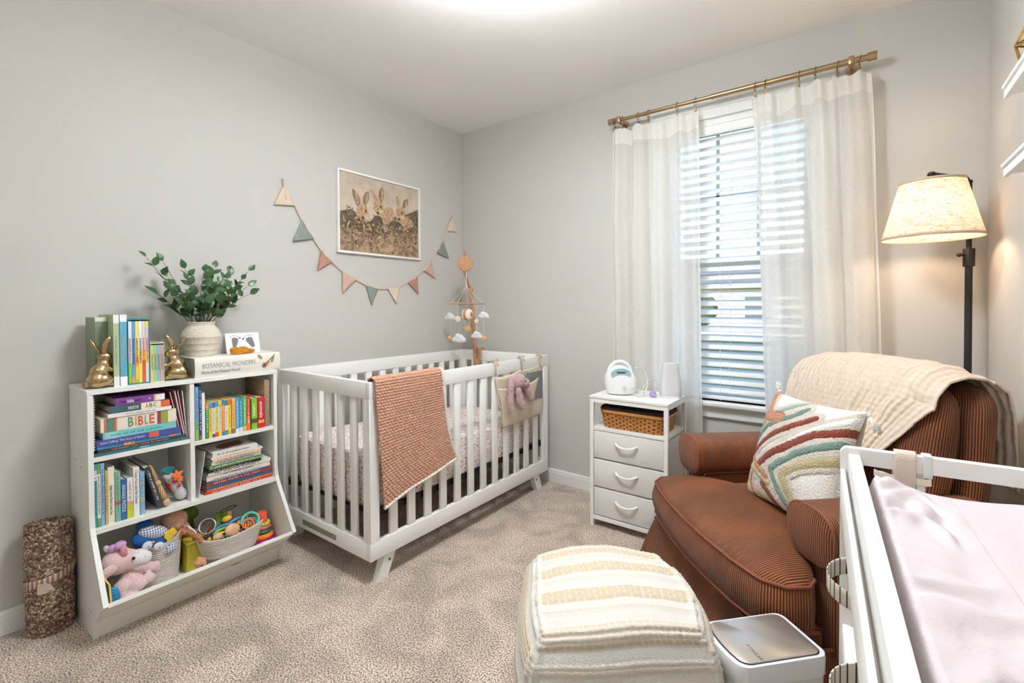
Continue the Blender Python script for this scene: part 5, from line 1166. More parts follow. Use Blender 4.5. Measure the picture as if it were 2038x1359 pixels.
# wooden castanet rattle and sock doll
rt_ = thing('wooden_rattle', 'striped wooden stick rattle leaning on the charcoal book', 'rattle', (.235, -2.0, .378))
b = B(); p0, p1 = Vector((.245, -2.006, .398)), Vector((.225, -2.058, .552)); dv = (p1 - p0)
def seg(f0, f1, r0, r1, n=20): tube(b, [p0 + dv * f0, p0 + dv * lerp(f0, f1, .1), p0 + dv * lerp(f0, f1, .9), p0 + dv * f1], [r0 * .7, r0, r1, r1 * .7], n)
seg(.08, .42, .013, .013); seg(.56, .98, .013, .012); part('barrel', b, stripes('striped_beech', (120, 84, 50), (206, 172, 126), 'Y', .006, width=.35, soft=.1, bump=0, rot=(0, 0, 0)), rt_)
for q in (p0 + Vector((.002, .002, -.0035)), p0 + dv * .49): part('bead', blob(B(), q, .0145), mat((206, 172, 132), .5, var=.1, vscale=80, key='pale_wood'), rt_, smooth=180)
sd = thing('sock_doll', 'white and red knitted doll with an orange star leaning in the lower left shelf', 'soft toy', (.22, -1.965, .378))
plush('body', [((.225, -1.948, .408), (.022, .022, .028), (.45, 0, 0)), ((.222, -1.962, .440), (.021, .021, .030), (.45, 0, 0)), ((.22, -1.982, .478), (.019, .019, .022)), ((.215, -2.00, .492), (.010, .010, .012))], mat((214, 212, 214), .95, bump=.4, bscale=240, var=.15, vscale=200, key='grey_white_knit'), sd)
plush('red_band', [((.215, -1.980, .448), (.014, .014, .032), (.45, 0, 0)), ((.244, -1.958, .446), (.006, .012, .005), (.45, 0, 0)), ((.244, -1.972, .470), (.006, .014, .006), (.45, 0, 0))], mat((196, 50, 44), .9, key='red_felt'), sd)
b = B(); M = frame((.248, -1.968, .494), (0, 1, .2), (0, -.2, 1)); prism(b, star(0, 0, .024, .012), 'z', 0, .008, M=M); prism(b, star(.006, -.022, .014, .007), 'z', 0, .007, M=M); part('orange_star', b, mat((236, 118, 56), .85, key='orange_felt'), sd)
b = B()
for k in range(7): a = -.9 + k * .25; tube(b, [(.225, -1.985, .498), (.230, -1.99 + .03 * sin(a), .505 + .022 * cos(a))], [.004, .006], 6)
part('teal_tuft', b, mat((44, 130, 136), .9, key='teal_felt'), sd)
# ---------------------------------------------------------------- on top of the bookcase
zt = .8745
def gold_rabbit(lb, y, s, ears, paw):
    r_ = thing('rabbit_bookend', lb, 'bookend', (.215, y, zt)); X = .212
    plush('body', [((X, y, zt + .028), (.036, .040, .028)), ((X, y - s * .004, zt + .055), (.030, .030, .034)), ((X + .014, y - s * .014, zt + .028), (.024, .026, .028)), ((X - .014, y - s * .014, zt + .028), (.024, .026, .028)), ((X, y + s * .008, zt + .082), (.021, .021, .024)),
                   ((X, y + s * .012, zt + .112), (.019, .024, .019)), ((X, y + s * .030, zt + .104), (.013, .014, .012)), ((X, y - s * .042, zt + .014), .012), ((X + .012, y + s * .030, zt + .012), (.010, .018, .009)), ((X - .012, y + s * .030, zt + .012), (.010, .018, .009))],
          M_gold, r_, vox=.0028, sm=2, tubes=[([(X + .012, y + s * .010, zt + .075), (X + .014, y + s * .028, zt + .064), (X + .010, y + s * paw, zt + .056)], [.009, .008, .007]), ([(X - .012, y + s * .010, zt + .075), (X - .012, y + s * .028, zt + .064), (X - .008, y + s * paw, zt + .056)], [.009, .008, .007])])
    for dx, (ey, ez) in zip((-.008, .012), ears):
        a = Vector((X + dx * .8, y + s * .006, zt + .122)); e = Vector((X + dx * 1.6, ey, ez)); m_ = (a + e) / 2 + Vector((0, -s * .004, 0)); b = B()
        tube(b, [a, a.lerp(m_, .5), m_, m_.lerp(e, .6), e], [.006, .0095, .0115, .009, .003], 14, flat=.55); part('ear', b, M_gold, r_, smooth=180)
M_gold = mat((190, 164, 122), .2, 1, key='polished_gold')
gold_rabbit('gold rabbit bookend at the left end of the bookcase top', -2.190, 1, ((-2.216, 1.052), (-2.166, 1.064)), .044)
gold_rabbit('gold rabbit bookend between the small boxed set and the vase', -1.953, -1, ((-1.984, 1.060), (-1.926, 1.047)), .042)
book('tall sage book with a leafy white cover behind the left gold rabbit', 'up', -2.1960, -2.1600, zt, zt + .258, (128, 142, 116), xf=.165, d=.13, bands=[(0, .06, (226, 226, 220))])
book('tall pale green and white spined book beside the left gold rabbit', 'up', -2.1590, -2.1415, zt, zt + .268, (176, 192, 150), xf=.235, d=.19, bands=[(0, .12, (238, 238, 236)), (.86, 1, (238, 238, 236))], texts=[('A Winter Collection', .2, .78, (120, 150, 150), .42)], group=None)
book('tall blue and white treasury book left of the teal boxed set', 'up', -2.1400, -2.1180, zt, zt + .268, (92, 162, 188), xf=.235, d=.19, bands=[(0, .10, (238, 238, 238)), (.87, 1, (240, 240, 240))], texts=[('A Beautiful Treasury', .2, .80, (206, 206, 130), .42)])
def boxed(lb, y0, y1, h_, col_, spines, xf=.232, d=.14):
    bo = thing('boxed_book_set', lb, 'box of books', (xf - d / 2, (y0 + y1) / 2, zt)); t = .002; b = B()
    bx(b, xf - d, xf, y0, y0 + t, zt, zt + h_); bx(b, xf - d, xf, y1 - t, y1, zt, zt + h_); bx(b, xf - d, xf, y0 + t, y1 - t, zt, zt + .004); bx(b, xf - d, xf, y0 + t, y1 - t, zt + h_ - .005, zt + h_); bx(b, xf - d, xf - d + t, y0 + t, y1 - t, zt + .004, zt + h_ - .005)
    part('slipcase', b, cov(col_), bo, smooth=0)
    w_ = (y1 - y0 - 2 * t) / len(spines)
    for k, bands in enumerate(spines):
        a = y0 + t + k * w_; b = B(); b2 = B(); m_ = []
        bx(b, xf - d + .006, xf - .003, a + .0004, a + w_ - .0004, zt + .005, zt + h_ - .010)
        sp2 = part('volume', b, cov(bands[0][2]), bo, smooth=0)
        for i, (f0, f1, c_) in enumerate(bands[1:]):
            z1_, z0_ = lerp(zt + h_ - .010, zt + .005, f0), lerp(zt + h_ - .010, zt + .005, f1); bb2 = B(); bx(bb2, xf - .003, xf - .0025, a + .0007, a + w_ - .0007, z0_, z1_); part('spine_panel', bb2, cov(c_), sp2, smooth=0)
        random.seed(k + int(h_ * 1000)); bb2 = B(); f = .3
        while f < .68:
            q = random.uniform(.012, .02); z1_ = lerp(zt + h_, zt, f); bx(bb2, xf - .0025, xf - .0021, a + w_ * .28, a + w_ * random.uniform(.6, .75), z1_ - q * h_, z1_); f += q + .008
        part('spine_print', bb2, mat(random.choice([(190, 50, 50), (40, 60, 120), (60, 60, 60)]) if h_ > .2 else (120, 120, 90), .5, key=None), sp2, smooth=0)
w8 = (238, 236, 232)
boxed('teal slipcase holding six bright spined children books on the bookcase', -2.1150, -2.0470, .252, (38, 140, 152), [[(0, 1, w8), (.68, 1, (124, 190, 40))], [(0, 1, (94, 150, 206)), (.90, 1, (232, 130, 90))], [(0, 1, (240, 222, 110)), (.58, .74, (232, 140, 50)), (.74, .94, (244, 190, 40)), (.94, 1, (140, 190, 60))], [(0, 1, w8), (.46, 1, (244, 208, 100))], [(0, 1, (220, 218, 214)), (.46, .64, (240, 200, 90)), (.64, 1, (204, 84, 40))], [(0, .1, (246, 214, 100)), (.1, .5, (214, 190, 214)), (.5, .72, (240, 220, 120)), (.72, 1, (214, 218, 226))]])
boxed('small pale green slipcase of pastel spined books on the bookcase', -2.0450, -1.9990, .156, (196, 206, 160), [[(0, 1, (206, 206, 140))], [(0, 1, (166, 196, 130))], [(0, 1, (140, 178, 206))], [(0, 1, (214, 160, 150))]], xf=.230, d=.11)
# large cream book
bw = thing('botanical_book', 'large cream coffee-table book lying on the bookcase under the vase', 'book', (.155, -1.727, zt))
zb1 = zt + .083; b = B()
def sp3(u, v):
    a = lerp(-pi / 2, pi / 2, v); return (.252 + .010 * cos(a), lerp(-1.903, -1.549, u), (zt + zb1) / 2 + .0415 * sin(a))
surf(b, sp3, 4, 14); bx(b, .030, .254, -1.903, -1.549, zt, zt + .003); bx(b, .030, .254, -1.903, -1.549, zb1 - .003, zb1); cvb = part('cover', b, mat((232, 227, 216), .5, var=.03, vscale=8, key='cream_cover'), bw, smooth=60)
b = B(); bx(b, .036, .250, -1.897, -1.555, zt + .003, zb1 - .003); part('pages', b, stripes('botanical_pages', (176, 170, 152), (214, 208, 192), 'Z', .0035, bump=.3, soft=.3), bw, smooth=0)
SPF = frame((.2623, -1.903, zt), (0, 1, 0), (0, 0, 1))
part('title', fit_text('BOTANICAL WONDERS', .215, .0205, SPF @ T(.135, .048, 0), ex=.0004), mat((150, 148, 144), .5, key='silver_ink'), cvb, smooth=0)
part('subtitle', fit_text('Flora of the Natural World', .150, .0125, SPF @ T(.100, .022, 0), ex=.0004), mat((150, 148, 144), .5, key='silver_ink'), cvb, smooth=0)
b = B()
for k_, (p, mi) in enumerate(((ell(.262, .068, .014, .005, -.9, 12), 0), (ell(.318, .052, .016, .0065, 1.25, 12), 0), (ell(.293, .036, .012, .008, .7, 12), 1), ([(.271, .020), (.274, .018), (.330, .074), (.327, .076)], 2), (ell(.283, .030, .006, .005, 0, 10), 3))): flat_shape(b, p, SPF, .0008 + .0003 * k_, .0002, mi)
for a in (2.2, 2.8, 3.4, 4.0, 4.6): flat_shape(b, ell(.286 + .012 * cos(a), .030 + .010 * sin(a), .006, .0015, a, 8), SPF, .0016, .0002, 3)
part('rose_hip_print', b, [mat((150, 156, 84), .6, key='leaf_ink'), mat((206, 160, 70), .6, key='hip_ink'), mat((84, 74, 50), .6, key='stem_ink'), mat((150, 60, 44), .6, key='red_ink')], cvb, smooth=0)
# vase with branches
vs_ = thing('vase', 'ridged cream ceramic vase standing on the large cream book', 'vase', (.135, -1.832, zb1))
zv = zb1
prof = [(.002, 0), (.056, 0), (.060, .004), (.063, .025), (.066, .029), (.0655, .032), (.069, .052), (.0715, .056), (.071, .059), (.0745, .078), (.0765, .083), (.0755, .087), (.0745, .092), (.070, .106), (.060, .122), (.052, .129), (.050, .134), (.0515, .142), (.053, .146), (.051, .1485), (.047, .147), (.046, .135), (.052, .12), (.055, .06), (.04, .01), (.002, .008)]
b = B(); lathe(b, prof, (.135, -1.832, zv), 56, caps=False); part('body', b, mat((218, 208, 190), .75, var=.10, vscale=30, bump=.35, bscale=120, key='cream_ceramic'), vs_, smooth=35)
M_leaf = mat((58, 96, 52), .42, var=.45, vscale=24, key='leaf_green', coat=.1); M_stem = mat((92, 74, 60), .7, key='twig')
br_ = thing('leafy_branches', 'green leafy artificial branches standing in the cream vase', 'plant', (.135, -1.832, zv + .14))
random.seed(21)
stems = [(-2.012, 1.372, .10), (-1.975, 1.352, .16), (-2.005, 1.236, .12), (-1.990, 1.285, .19), (-1.935, 1.300, .07), (-1.900, 1.330, .17), (-1.870, 1.285, .11), (-1.840, 1.315, .20), (-1.800, 1.255, .22), (-1.768, 1.345, .10), (-1.735, 1.310, .17), (-1.700, 1.335, .08), (-1.625, 1.338, .13), (-1.645, 1.262, .16), (-1.668, 1.225, .22), (-1.760, 1.225, .24), (-1.860, 1.215, .25), (-1.945, 1.215, .21), (-1.72, 1.27, .06), (-1.69, 1.29, .2)]
bs = B(); bl_ = B()
def leaf(b, p, d, n_, L, Wd, curl):
    d = d.normalized(); s = d.cross(n_).normalized(); n2 = s.cross(d)
    pts = []
    for k in range(7):
        q = k / 6; w_ = Wd * sin(pi * q ** .85) * .5 * (1 - .15 * q); c = p + d * (L * q) + n2 * (-curl * q * q * L); pts.append((c - s * w_ + n2 * w_ * .25, c, c + s * w_ + n2 * w_ * .25))
    V = [[b.verts.new(x) for x in r_] for r_ in pts]
    for a, c in zip(V, V[1:]):
        for j in (0, 1):
            try: b.faces.new((a[j], a[j + 1], c[j + 1], c[j]))
            except ValueError: pass
for i, (ty, tz, tx) in enumerate(stems):
    p0 = Vector((.135 + random.uniform(-.02, .02), -1.832 + random.uniform(-.02, .02), zv + .10)); p3 = Vector((tx, ty, tz)); p1 = Vector((p0.x, p0.y, zv + .16)); 
    pts = []
    for k in range(13):
        q = k / 12; pts.append(p0 * (1 - q) ** 2 + p1.lerp(p3, .18) * 2 * q * (1 - q) + p3 * q * q + Vector((0, .004 * sin(q * 5 + i), .003 * sin(q * 7 + i))))
    tube(bs, pts, [.0019 - .0009 * k / 12 for k in range(13)], 5)
    for k in range(5, 13):
        if k < 12 and random.random() < .25: continue
        d = (pts[k] - pts[k - 1]).normalized()
        for s in ((-1, 1) if k < 12 else (0,)):
            if s and random.random() < .28: continue
            side = Vector((random.uniform(-.4, .6), random.uniform(-.5, .5), random.uniform(-.3, .4))) + Vector((0, s * .75, .1)); dd_ = (d * (.8 if s else 1) + side * (.9 if s else .1)).normalized()
            nn = Vector((random.uniform(.2, 1), random.uniform(-.6, .6), random.uniform(.2, 1))).normalized(); L = random.uniform(.032, .052); lp_ = pts[k] + dd_ * .004
            e = lp_ + dd_ * L
            if e.x < .012: dd_.x = abs(dd_.x)
            leaf(bl_, lp_, dd_, nn, L, L * random.uniform(.6, .78), random.uniform(-.1, .35))
part('stems', bs, M_stem, br_, smooth=180)
lf = part('leaves', bl_, M_leaf, br_, smooth=180)
# footprint card and booties
cdd = thing('footprint_card', 'white folded card with two grey baby footprints on the large cream book', 'card', (.15, -1.67, zb1))
C1 = frame((.168, -1.668, zb1 + .0005), (.04, 1, 0), Vector((-.28, .012, 1)).normalized()); b = B()
bx(b, -.073, .073, 0, .094, -.0012, 0, M=C1); C2 = frame((.100, -1.668, zb1 + .0005), (.04, 1, 0), Vector((.42, -.012, .9)).normalized()); bx(b, -.073, .073, 0, .100, -.0012, 0, M=C2); cp_ = part('card', b, mat((238, 238, 240), .6, key='card_white'), cdd, smooth=0)
M_ink = mat((128, 126, 132), .7, var=.35, vscale=160, key='footprint_ink')
for (fx, fy, rot, sc2) in ((-.034, .052, -.25, 1), (.034, .050, .35, 1.12)):
    b = B(); Mf = C1 @ T(fx, fy, 0) @ Matrix.Rotation(rot, 4, 'Z') @ Matrix.Scale(sc2, 4)
    flat_shape(b, smooth_poly([(-.016, .012), (-.012, .020), (.004, .022), (.014, .016), (.012, 0), (.010, -.018), (.004, -.026), (-.006, -.024), (-.010, -.008)], 2), Mf, .0002, .0003)
    for k in range(5): a = 2.45 - k * .42; r_ = .0045 if k == (0 if fx < 0 and False else 4 if fx < 0 else 0) else .0022; flat_shape(b, ell(.026 * cos(a) - .002, .010 + .020 * sin(a), r_, r_ * 1.1, 0, 10), Mf, .0002, .0003)
    part('footprint', b, M_ink, cp_, smooth=0)
for i, (y, x, lb) in enumerate(((-1.712, .212, 'mustard knitted baby bootie nearer the vase'), (-1.676, .202, 'mustard knitted baby bootie nearer the right end of the cream book'))):
    bt_ = thing('baby_bootie', lb, 'bootie', (x, y, zb1), group='pair of mustard baby booties')
    plush('knit', [((x, y - .010, zb1 + .016), (.016, .026, .014)), ((x, y + .018, zb1 + .011), (.014, .022, .011)), ((x, y - .014, zb1 + .022), (.015, .022, .012)), ((x, y, zb1 + .005), (.015, .036, .005))], mat((206, 138, 38), .95, bump=.6, bscale=260, var=.25, vscale=120, key='mustard_yarn'), bt_, vox=.002)
# ---------------------------------------------------------------- toy bin contents
M_rope = stripes('cotton_rope', (206, 196, 186), (236, 228, 218), 'Z', .0075, width=.4, soft=.35, bump=1, bumpd=.003, rough=.95)
zf = .0635
tbk = thing('tall_rope_basket', 'tall cream rope basket of soft toys in the bookcase bin', 'basket', (.19, -2.015, zf))
def tall(u, v):
    a = u * 2 * pi; r = lerp(.066, .080, v); return (.188 + r * cos(a), -2.018 + r * .98 * sin(a), lerp(zf, .232, v) + (.022 * max(0, sin(a)) ** 2 + .012 * sin(a + 1)) * v ** 3)
b = B(); surf(b, tall, 64, 30, cu=True); b.faces.new([v for v in b.verts if abs(v.co.z - zf) < 1e-6]); part('body', b, M_rope, tbk, solid=.005, smooth=80)
un = thing('unicorn_plush', 'pale pink plush unicorn sitting at the left of the bookcase bin', 'soft toy', (.33, -2.15, .11))
M_un = mat((232, 200, 198), 1, bump=.5, bscale=200, sheen=.4, var=.06, vscale=40, key='pink_fleece'); M_un2 = mat((240, 232, 234), 1, bump=.4, bscale=200, sheen=.4, key='white_fleece')
plush('body', [((0.290, -2.125, 0.129), (.040, .040, .046)), ((0.310, -2.150, 0.114), (.034, .040, .040)), ((0.337, -2.118, 0.126), (.024, .034, .024), (.3, 0, 0)), ((0.337, -2.085, 0.136), (.020, .022, .020)), ((0.305, -2.078, 0.164), (.020, .032, .020), (-.3, 0, 0)), ((0.303, -2.055, 0.154), (.019, .020, .022)), ((0.310, -2.100, 0.179), (.018, .030, .018)), ((0.355, -2.150, 0.099), (.020, .030, .020)),
               ((0.283, -2.162, 0.216), (.046, .050, .047)), ((0.292, -2.138, 0.213), (.038, .042, .038))], M_un, un, vox=.0035, sm=8)
plush('muzzle', [((0.304, -2.108, 0.213), (.031, .034, .030)), ((0.309, -2.092, 0.208), (.026, .027, .025))], M_un2, un, vox=.003, sm=6, label='white muzzle')
plush('ear', [((0.318, -2.196, 0.205), (.014, .032, .018), (.45, 0, 0)), ((0.320, -2.213, 0.190), (.010, .014, .012))], M_un, un, vox=.003)
plush('ear', [((0.265, -2.188, 0.266), (.010, .010, .016), (.4, 0, 0))], M_un2, un, vox=.0025)
b = B(); tube(b, [(.310, -2.152, .242), (.315, -2.152, .256), (.317, -2.153, .270), (.318, -2.153, .280)], [.0125, .0115, .0105, .006], 16); part('horn', b, mat((226, 160, 176), .4, var=.3, vscale=120, key='pink_satin'), un, smooth=180)
b = B(); blob(b, (0.295, -2.158, 0.276), (.022, .020, .014), (.3, 0, 0)); blob(b, (0.290, -2.178, 0.272), (.010, .014, .014)); part('forelock', b, mat((206, 160, 206), .95, bump=.5, bscale=160, key='lilac_tuft'), un, smooth=180)
b = B(); blob(b, (0.334, -2.128, 0.228), .0055, n=12); part('eye', b, mat((18, 16, 18), .15, key='bead_eye'), un, smooth=180)
b = B(); blob(b, (0.331, -2.092, 0.218), (.002, .003, .0012), n=8); part('nostril', b, mat((40, 36, 40), .5, key='nostril'), un, smooth=180)
un.location = un.location + Vector((-.022, 0, .016))
def gingham(nm, c1, c2, p):
    m, t, bb, L = node_mat(nm); tc = t.nodes.new('ShaderNodeTexCoord'); ws = []
    for d_ in 'YZ':
        w = t.nodes.new('ShaderNodeTexWave'); w.bands_direction = d_; w.inputs['Scale'].default_value = 2 * pi / (20 * p); L.new(tc.outputs['Object'], w.inputs['Vector']); r = t.nodes.new('ShaderNodeMath'); r.operation = 'GREATER_THAN'; r.inputs[1].default_value = .5; L.new(w.outputs['Fac'], r.inputs[0]); ws.append(r.outputs[0])
    ad = t.nodes.new('ShaderNodeMath'); ad.operation = 'ADD'; L.new(ws[0], ad.inputs[0]); L.new(ws[1], ad.inputs[1]); dv_ = t.nodes.new('ShaderNodeMath'); dv_.operation = 'MULTIPLY'; dv_.inputs[1].default_value = .5; L.new(ad.outputs[0], dv_.inputs[0])
    r = t.nodes.new('ShaderNodeValToRGB'); r.color_ramp.elements[0].color = lin(c1); r.color_ramp.elements[1].color = lin(c2); L.new(dv_.outputs[0], r.inputs['Fac']); L.new(r.outputs[0], bb.inputs['Base Color']); bb.inputs['Roughness'].default_value = .9; return m
M_blue = mat((30, 92, 162), .9, bump=.25, bscale=260, key='blue_felt'); M_ging = gingham('blue_gingham', (238, 240, 244), (74, 98, 146), .0085)
fs = thing('blue_fish_toy', 'blue plush fish with gingham back and button eyes above the tall rope basket', 'soft toy', (.24, -2.06, .25))
plush('body', [((.238, -2.058, .270), (.026, .062, .038), (-.35, 0, 0)), ((.240, -2.030, .243), (.024, .036, .030)), ((.225, -2.07, .320), (.018, .030, .020))], M_blue, fs, vox=.003, sm=5)
plush('gingham_back', [((.246, -2.048, .292), (.026, .052, .025), (-.35, 0, 0))], M_ging, fs, vox=.003); plush('gingham_fin', [((.272, -2.000, .215), (.010, .024, .014), (.7, 0, 0))], M_ging, fs, vox=.0025)
for y, z in ((-2.074, .255), (-2.038, .238)):
    b = B(); blob(b, (.268, y, z), (.009, .0175, .0165), n=18); eye = part('eye', b, mat((214, 218, 226), .3, key='eye_silver'), fs, smooth=180); b = B(); blob(b, (.274, y + .001, z - .002), (.003, .006, .006), n=12); part('pupil', b, mat((20, 22, 30), .2, key='pupil'), eye, smooth=180)
b = B(); blob(b, (.270, -2.056, .262), (.006, .006, .005), n=10); part('nose', b, mat((232, 166, 60), .6, key='nose_orange'), fs, smooth=180)
yf = thing('yellow_flower_toy', 'yellow felt flower tag beside the blue fish toy', 'soft toy', (.275, -2.0, .26))
b = B(); M = frame((.266, -1.998, .272), (.25, 1, 0), (0, .2, 1)); 
for k in range(5): prism(b, ell(.011 * cos(k * 1.257), .011 * sin(k * 1.257), .010, .010, 0, 14), 'z', -.003 + k * .0002, .003 + k * .0002, M=M)
prism(b, ell(0, -.015, .010, .014, 0, 14), 'z', -.003, .0035, M=M); part('felt', b, mat((232, 196, 62), .9, bump=.3, bscale=240, key='yellow_felt'), yf, smooth=30)
kd = thing('knitted_doll', 'peach and brown knitted doll slumped out of the tall rope basket', 'soft toy', (.18, -1.96, .25))
plush('peach_head', [((.195, -1.960, .292), (.043, .046, .043)), ((.215, -1.930, .262), (.014, .016, .016)), ((.2, -1.985, .258), (.02, .03, .016))], mat((238, 186, 162), .95, bump=.9, bscale=150, var=.15, vscale=120, key='peach_knit'), kd, vox=.003, label='peach knitted head')
plush('brown_body', [((.225, -1.975, .235), (.024, .032, .024)), ((.205, -1.945, .245), (.026, .028, .020))], mat((190, 128, 88), .95, bump=1, bscale=130, var=.3, vscale=120, key='brown_knit'), kd, vox=.003, tubes=[([(.232, -1.950, .252), (.255, -1.925, .245), (.275, -1.902, .222), (.285, -1.892, .198)], [.014, .013, .012, .011])], label='brown knitted body and dangling arm')
gr = thing('green_toy_bag', 'olive green soft toy at the back of the bin behind the round basket', 'soft toy', (.09, -1.88, .2)); plush('body', [((.085, -1.875, .265), (.030, .045, .030), (-.5, 0, 0)), ((.10, -1.90, .20), (.035, .045, .08)), ((.09, -1.90, .11), (.035, .045, .05))], mat((112, 130, 44), .9, var=.3, vscale=40, bump=.3, bscale=120, key='olive_plush'), gr)
ob = thing('orange_toy_block', 'orange soft block at the back of the bookcase bin', 'toy', (.06, -1.955, .3)); b = B(); bx(b, .03, .085, -1.945, -1.890, .062, .352, .008, 3); part('block', b, mat((196, 108, 40), .8, var=.15, vscale=60, key='orange_block'), ob)
ob.location = (.06, -1.918, .062); 
yb = thing('yellow_toy_case', 'clear yellow-lidded toy case between the two rope baskets', 'toy', (.20, -1.905, zf)); b = B(); bx(b, .165, .235, -1.930, -1.868, zf, .185, .006, 3); part('case', b, mat((206, 190, 60), .3, var=.15, vscale=60, key='yellow_case'), yb); b = B(); bx(b, .160, .240, -1.934, -1.864, .185, .200, .005, 3); part('lid', b, mat((226, 206, 70), .35, key='yellow_lid'), yb)
sp_t = thing('star_plush', 'small tan star plush with a dot eye at the bin front', 'soft toy', (.31, -1.915, .1))
pts5 = [((.305, -1.912, .116), (.020, .030, .030))] + [((.305 + 0 * k, -1.912 + .034 * cos(1.57 + k * 1.257), .118 + .034 * sin(1.57 + k * 1.257)), (.012, .012, .012)) for k in range(5)]
b = B(); M = frame((.312, -1.910, .132), (.2, 1, 0), (-.3, 0, 1)); fr5 = star(0, 0, .040, .024, a=pi / 2 + .2)
A5 = [b.verts.new((x, y, 0)) for x, y in fr5]; f5, k5 = b.verts.new((0, 0, .034)), b.verts.new((0, 0, -.034))
for i in range(10): b.faces.new((A5[i], A5[(i + 1) % 10], f5)); b.faces.new((A5[(i + 1) % 10], A5[i], k5))
bmesh.ops.transform(b, matrix=M, verts=b.verts[:]); part('body', b, mat((216, 156, 116), .95, bump=.5, bscale=200, key='tan_plush'), sp_t, sub=2, smooth=180); b = B(); blob(b, (.336, -1.914, .128), .0032, n=8); part('eye', b, mat((40, 28, 24), .3, key='dot_eye'), sp_t, smooth=180)
# items squeezed at the left end
ib = thing('black_board_book', 'black and yellow edged soft book standing at the left end of the bin', 'book', (.36, -2.215, .1)); b = B(); prism(b, [(.24, .066), (.300, .066), (.410, .150), (.385, .215), (.24, .215)], 'y', -2.2255, -2.2185); part('cover', b, mat((36, 34, 36), .7, key='black_cloth'), ib, smooth=0); b = B(); prism(b, [(.24, .067), (.303, .067), (.409, .149), (.388, .214), (.24, .214)], 'y', -2.2180, -2.2125); part('yellow_page', b, mat((222, 186, 82), .8, key='yellow_cloth'), ib, smooth=0)
iu = thing('blue_ribbed_toy', 'bright blue ribbed soft toy under the unicorn at the left of the bin', 'soft toy', (.36, -2.19, .12)); plush('body', [((.330, -2.192, .140), (.026, .018, .034)), ((.312, -2.19, .115), (.028, .016, .028))], stripes('blue_rib', (28, 104, 160), (60, 156, 206), 'Z', .006, bump=.6, soft=.3), iu)
# bowl-shaped rope basket with its toys
rbk = thing('round_rope_basket', 'wide cream and taupe rope basket full of teethers in the bookcase bin', 'basket', (.235, -1.77, zf))
BC = (.250, -1.772)
def bowl(u, v):
    a = u * 2 * pi; r = lerp(.055, .100, v ** .8); ry = lerp(.080, .132, v ** .8); w = v ** 4
    return (BC[0] + r * cos(a), BC[1] + ry * sin(a), lerp(zf, .205, v) + w * (.010 * sin(a * 2 + .6) + .016 * max(0, -sin(a)) ** 2))
M_rope2 = stripes('rope_two_tone', (206, 196, 186), (236, 228, 218), 'Z', .0075, width=.4, soft=.35, bump=1, bumpd=.003, rough=.95)
b = B(); surf(b, bowl, 80, 24, cu=True); b.faces.new([v for v in b.verts if abs(v.co.z - zf) < 1e-6])
for f in b.faces: f.material_index = 1 if f.calc_center_median().z < .118 else 0
part('body', b, [M_rope2, stripes('rope_taupe', (140, 124, 114), (172, 156, 146), 'Z', .0075, width=.4, soft=.35, bump=1, bumpd=.003, rough=.95)], rbk, solid=.005, smooth=80)
b = B(); tube(b, [bowl(.66, 1), (.205, -1.912, .235), (.215, -1.922, .262), (.245, -1.925, .262), (.268, -1.912, .240), bowl(.80, 1)], .0055, 10); part('handle', b, mat((232, 224, 214), .95, bump=.4, bscale=200, key='rope_cream'), rbk, smooth=180)
ty = mat
def ring_t(nm, lb, c, R, r, m, rot, g=None):
    o_ = thing(nm, lb, 'toy', tuple(c), group=g); b = B(); M = T(c) @ Euler(rot).to_matrix().to_4x4(); tube(b, [M @ Vector((R * cos(a), R * sin(a), 0)) for a in [2 * pi * k / 32 for k in range(32)]], r, 12, closed=True); part('ring', b, m, o_, smooth=180); return o_
b = B(); bmid = thing('silver_rattle_cup', 'silver ring-shaped cup toy standing at the left of the round rope basket', 'toy', (.25, -1.855, .235)); surf(b, lambda u, v: tuple(Vector((.245, -1.855, .238)) + Euler((.5, .9, 0)).to_matrix() @ Vector((.030 * cos(u * 2 * pi), .030 * sin(u * 2 * pi), (v - .5) * .040))), 40, 4, cu=True); part('cup', b, mat((206, 208, 212), .25, .6, key='silver_plastic'), bmid, solid=.004, smooth=60)
ring_t('teal_link_ring', 'teal teething ring at the right of the round rope basket', (.290, -1.705, .222), .034, .0052, mat((84, 186, 158), .4, key='teal_plastic'), (.35, .8, 0))
ring_t('teal_link_ring', 'smaller teal ring behind the orange ring, rightmost in the rope basket', (.250, -1.680, .215), .026, .0048, mat((84, 186, 158), .4, key='teal_plastic'), (.2, .9, .5))
ring_t('orange_link_ring', 'orange-red ring inside the larger teal teething ring', (.300, -1.718, .214), .022, .0042, mat((234, 96, 58), .4, key='coral_plastic'), (.2, .8, .2))
for i, (c, r, lb) in enumerate([((.318, -1.790, .222), (.010, .030, .026), 'large flat wooden disc at the front of the round rope basket'), ((.312, -1.845, .212), (.016, .019, .016), 'round wooden knob left of the large wooden disc'), ((.200, -1.755, .248), (.012, .014, .014), 'small pale wooden bead at the back of the rope basket')]):
    o_ = thing('wooden_disc' if i == 0 else 'wooden_ball', lb, 'toy', c); b = B(); blob(b, c, r, (0, -.35, 0), n=24); part('wood', b, mat((216, 170, 132), .5, var=.08, vscale=60, key='toy_wood'), o_, smooth=180)
o_ = thing('orange_spiral_toy', 'orange coiled spring toy inside the coral ring', 'toy', (.29, -1.74, .20)); b = B(); tube(b, [(.298 + .006 * cos(k * .7), -1.742 + .0012 * k, .206 + .010 * sin(k * .7)) for k in range(34)], .0042, 8); part('coil', b, mat((240, 126, 44), .4, key='orange_plastic'), o_, smooth=180)
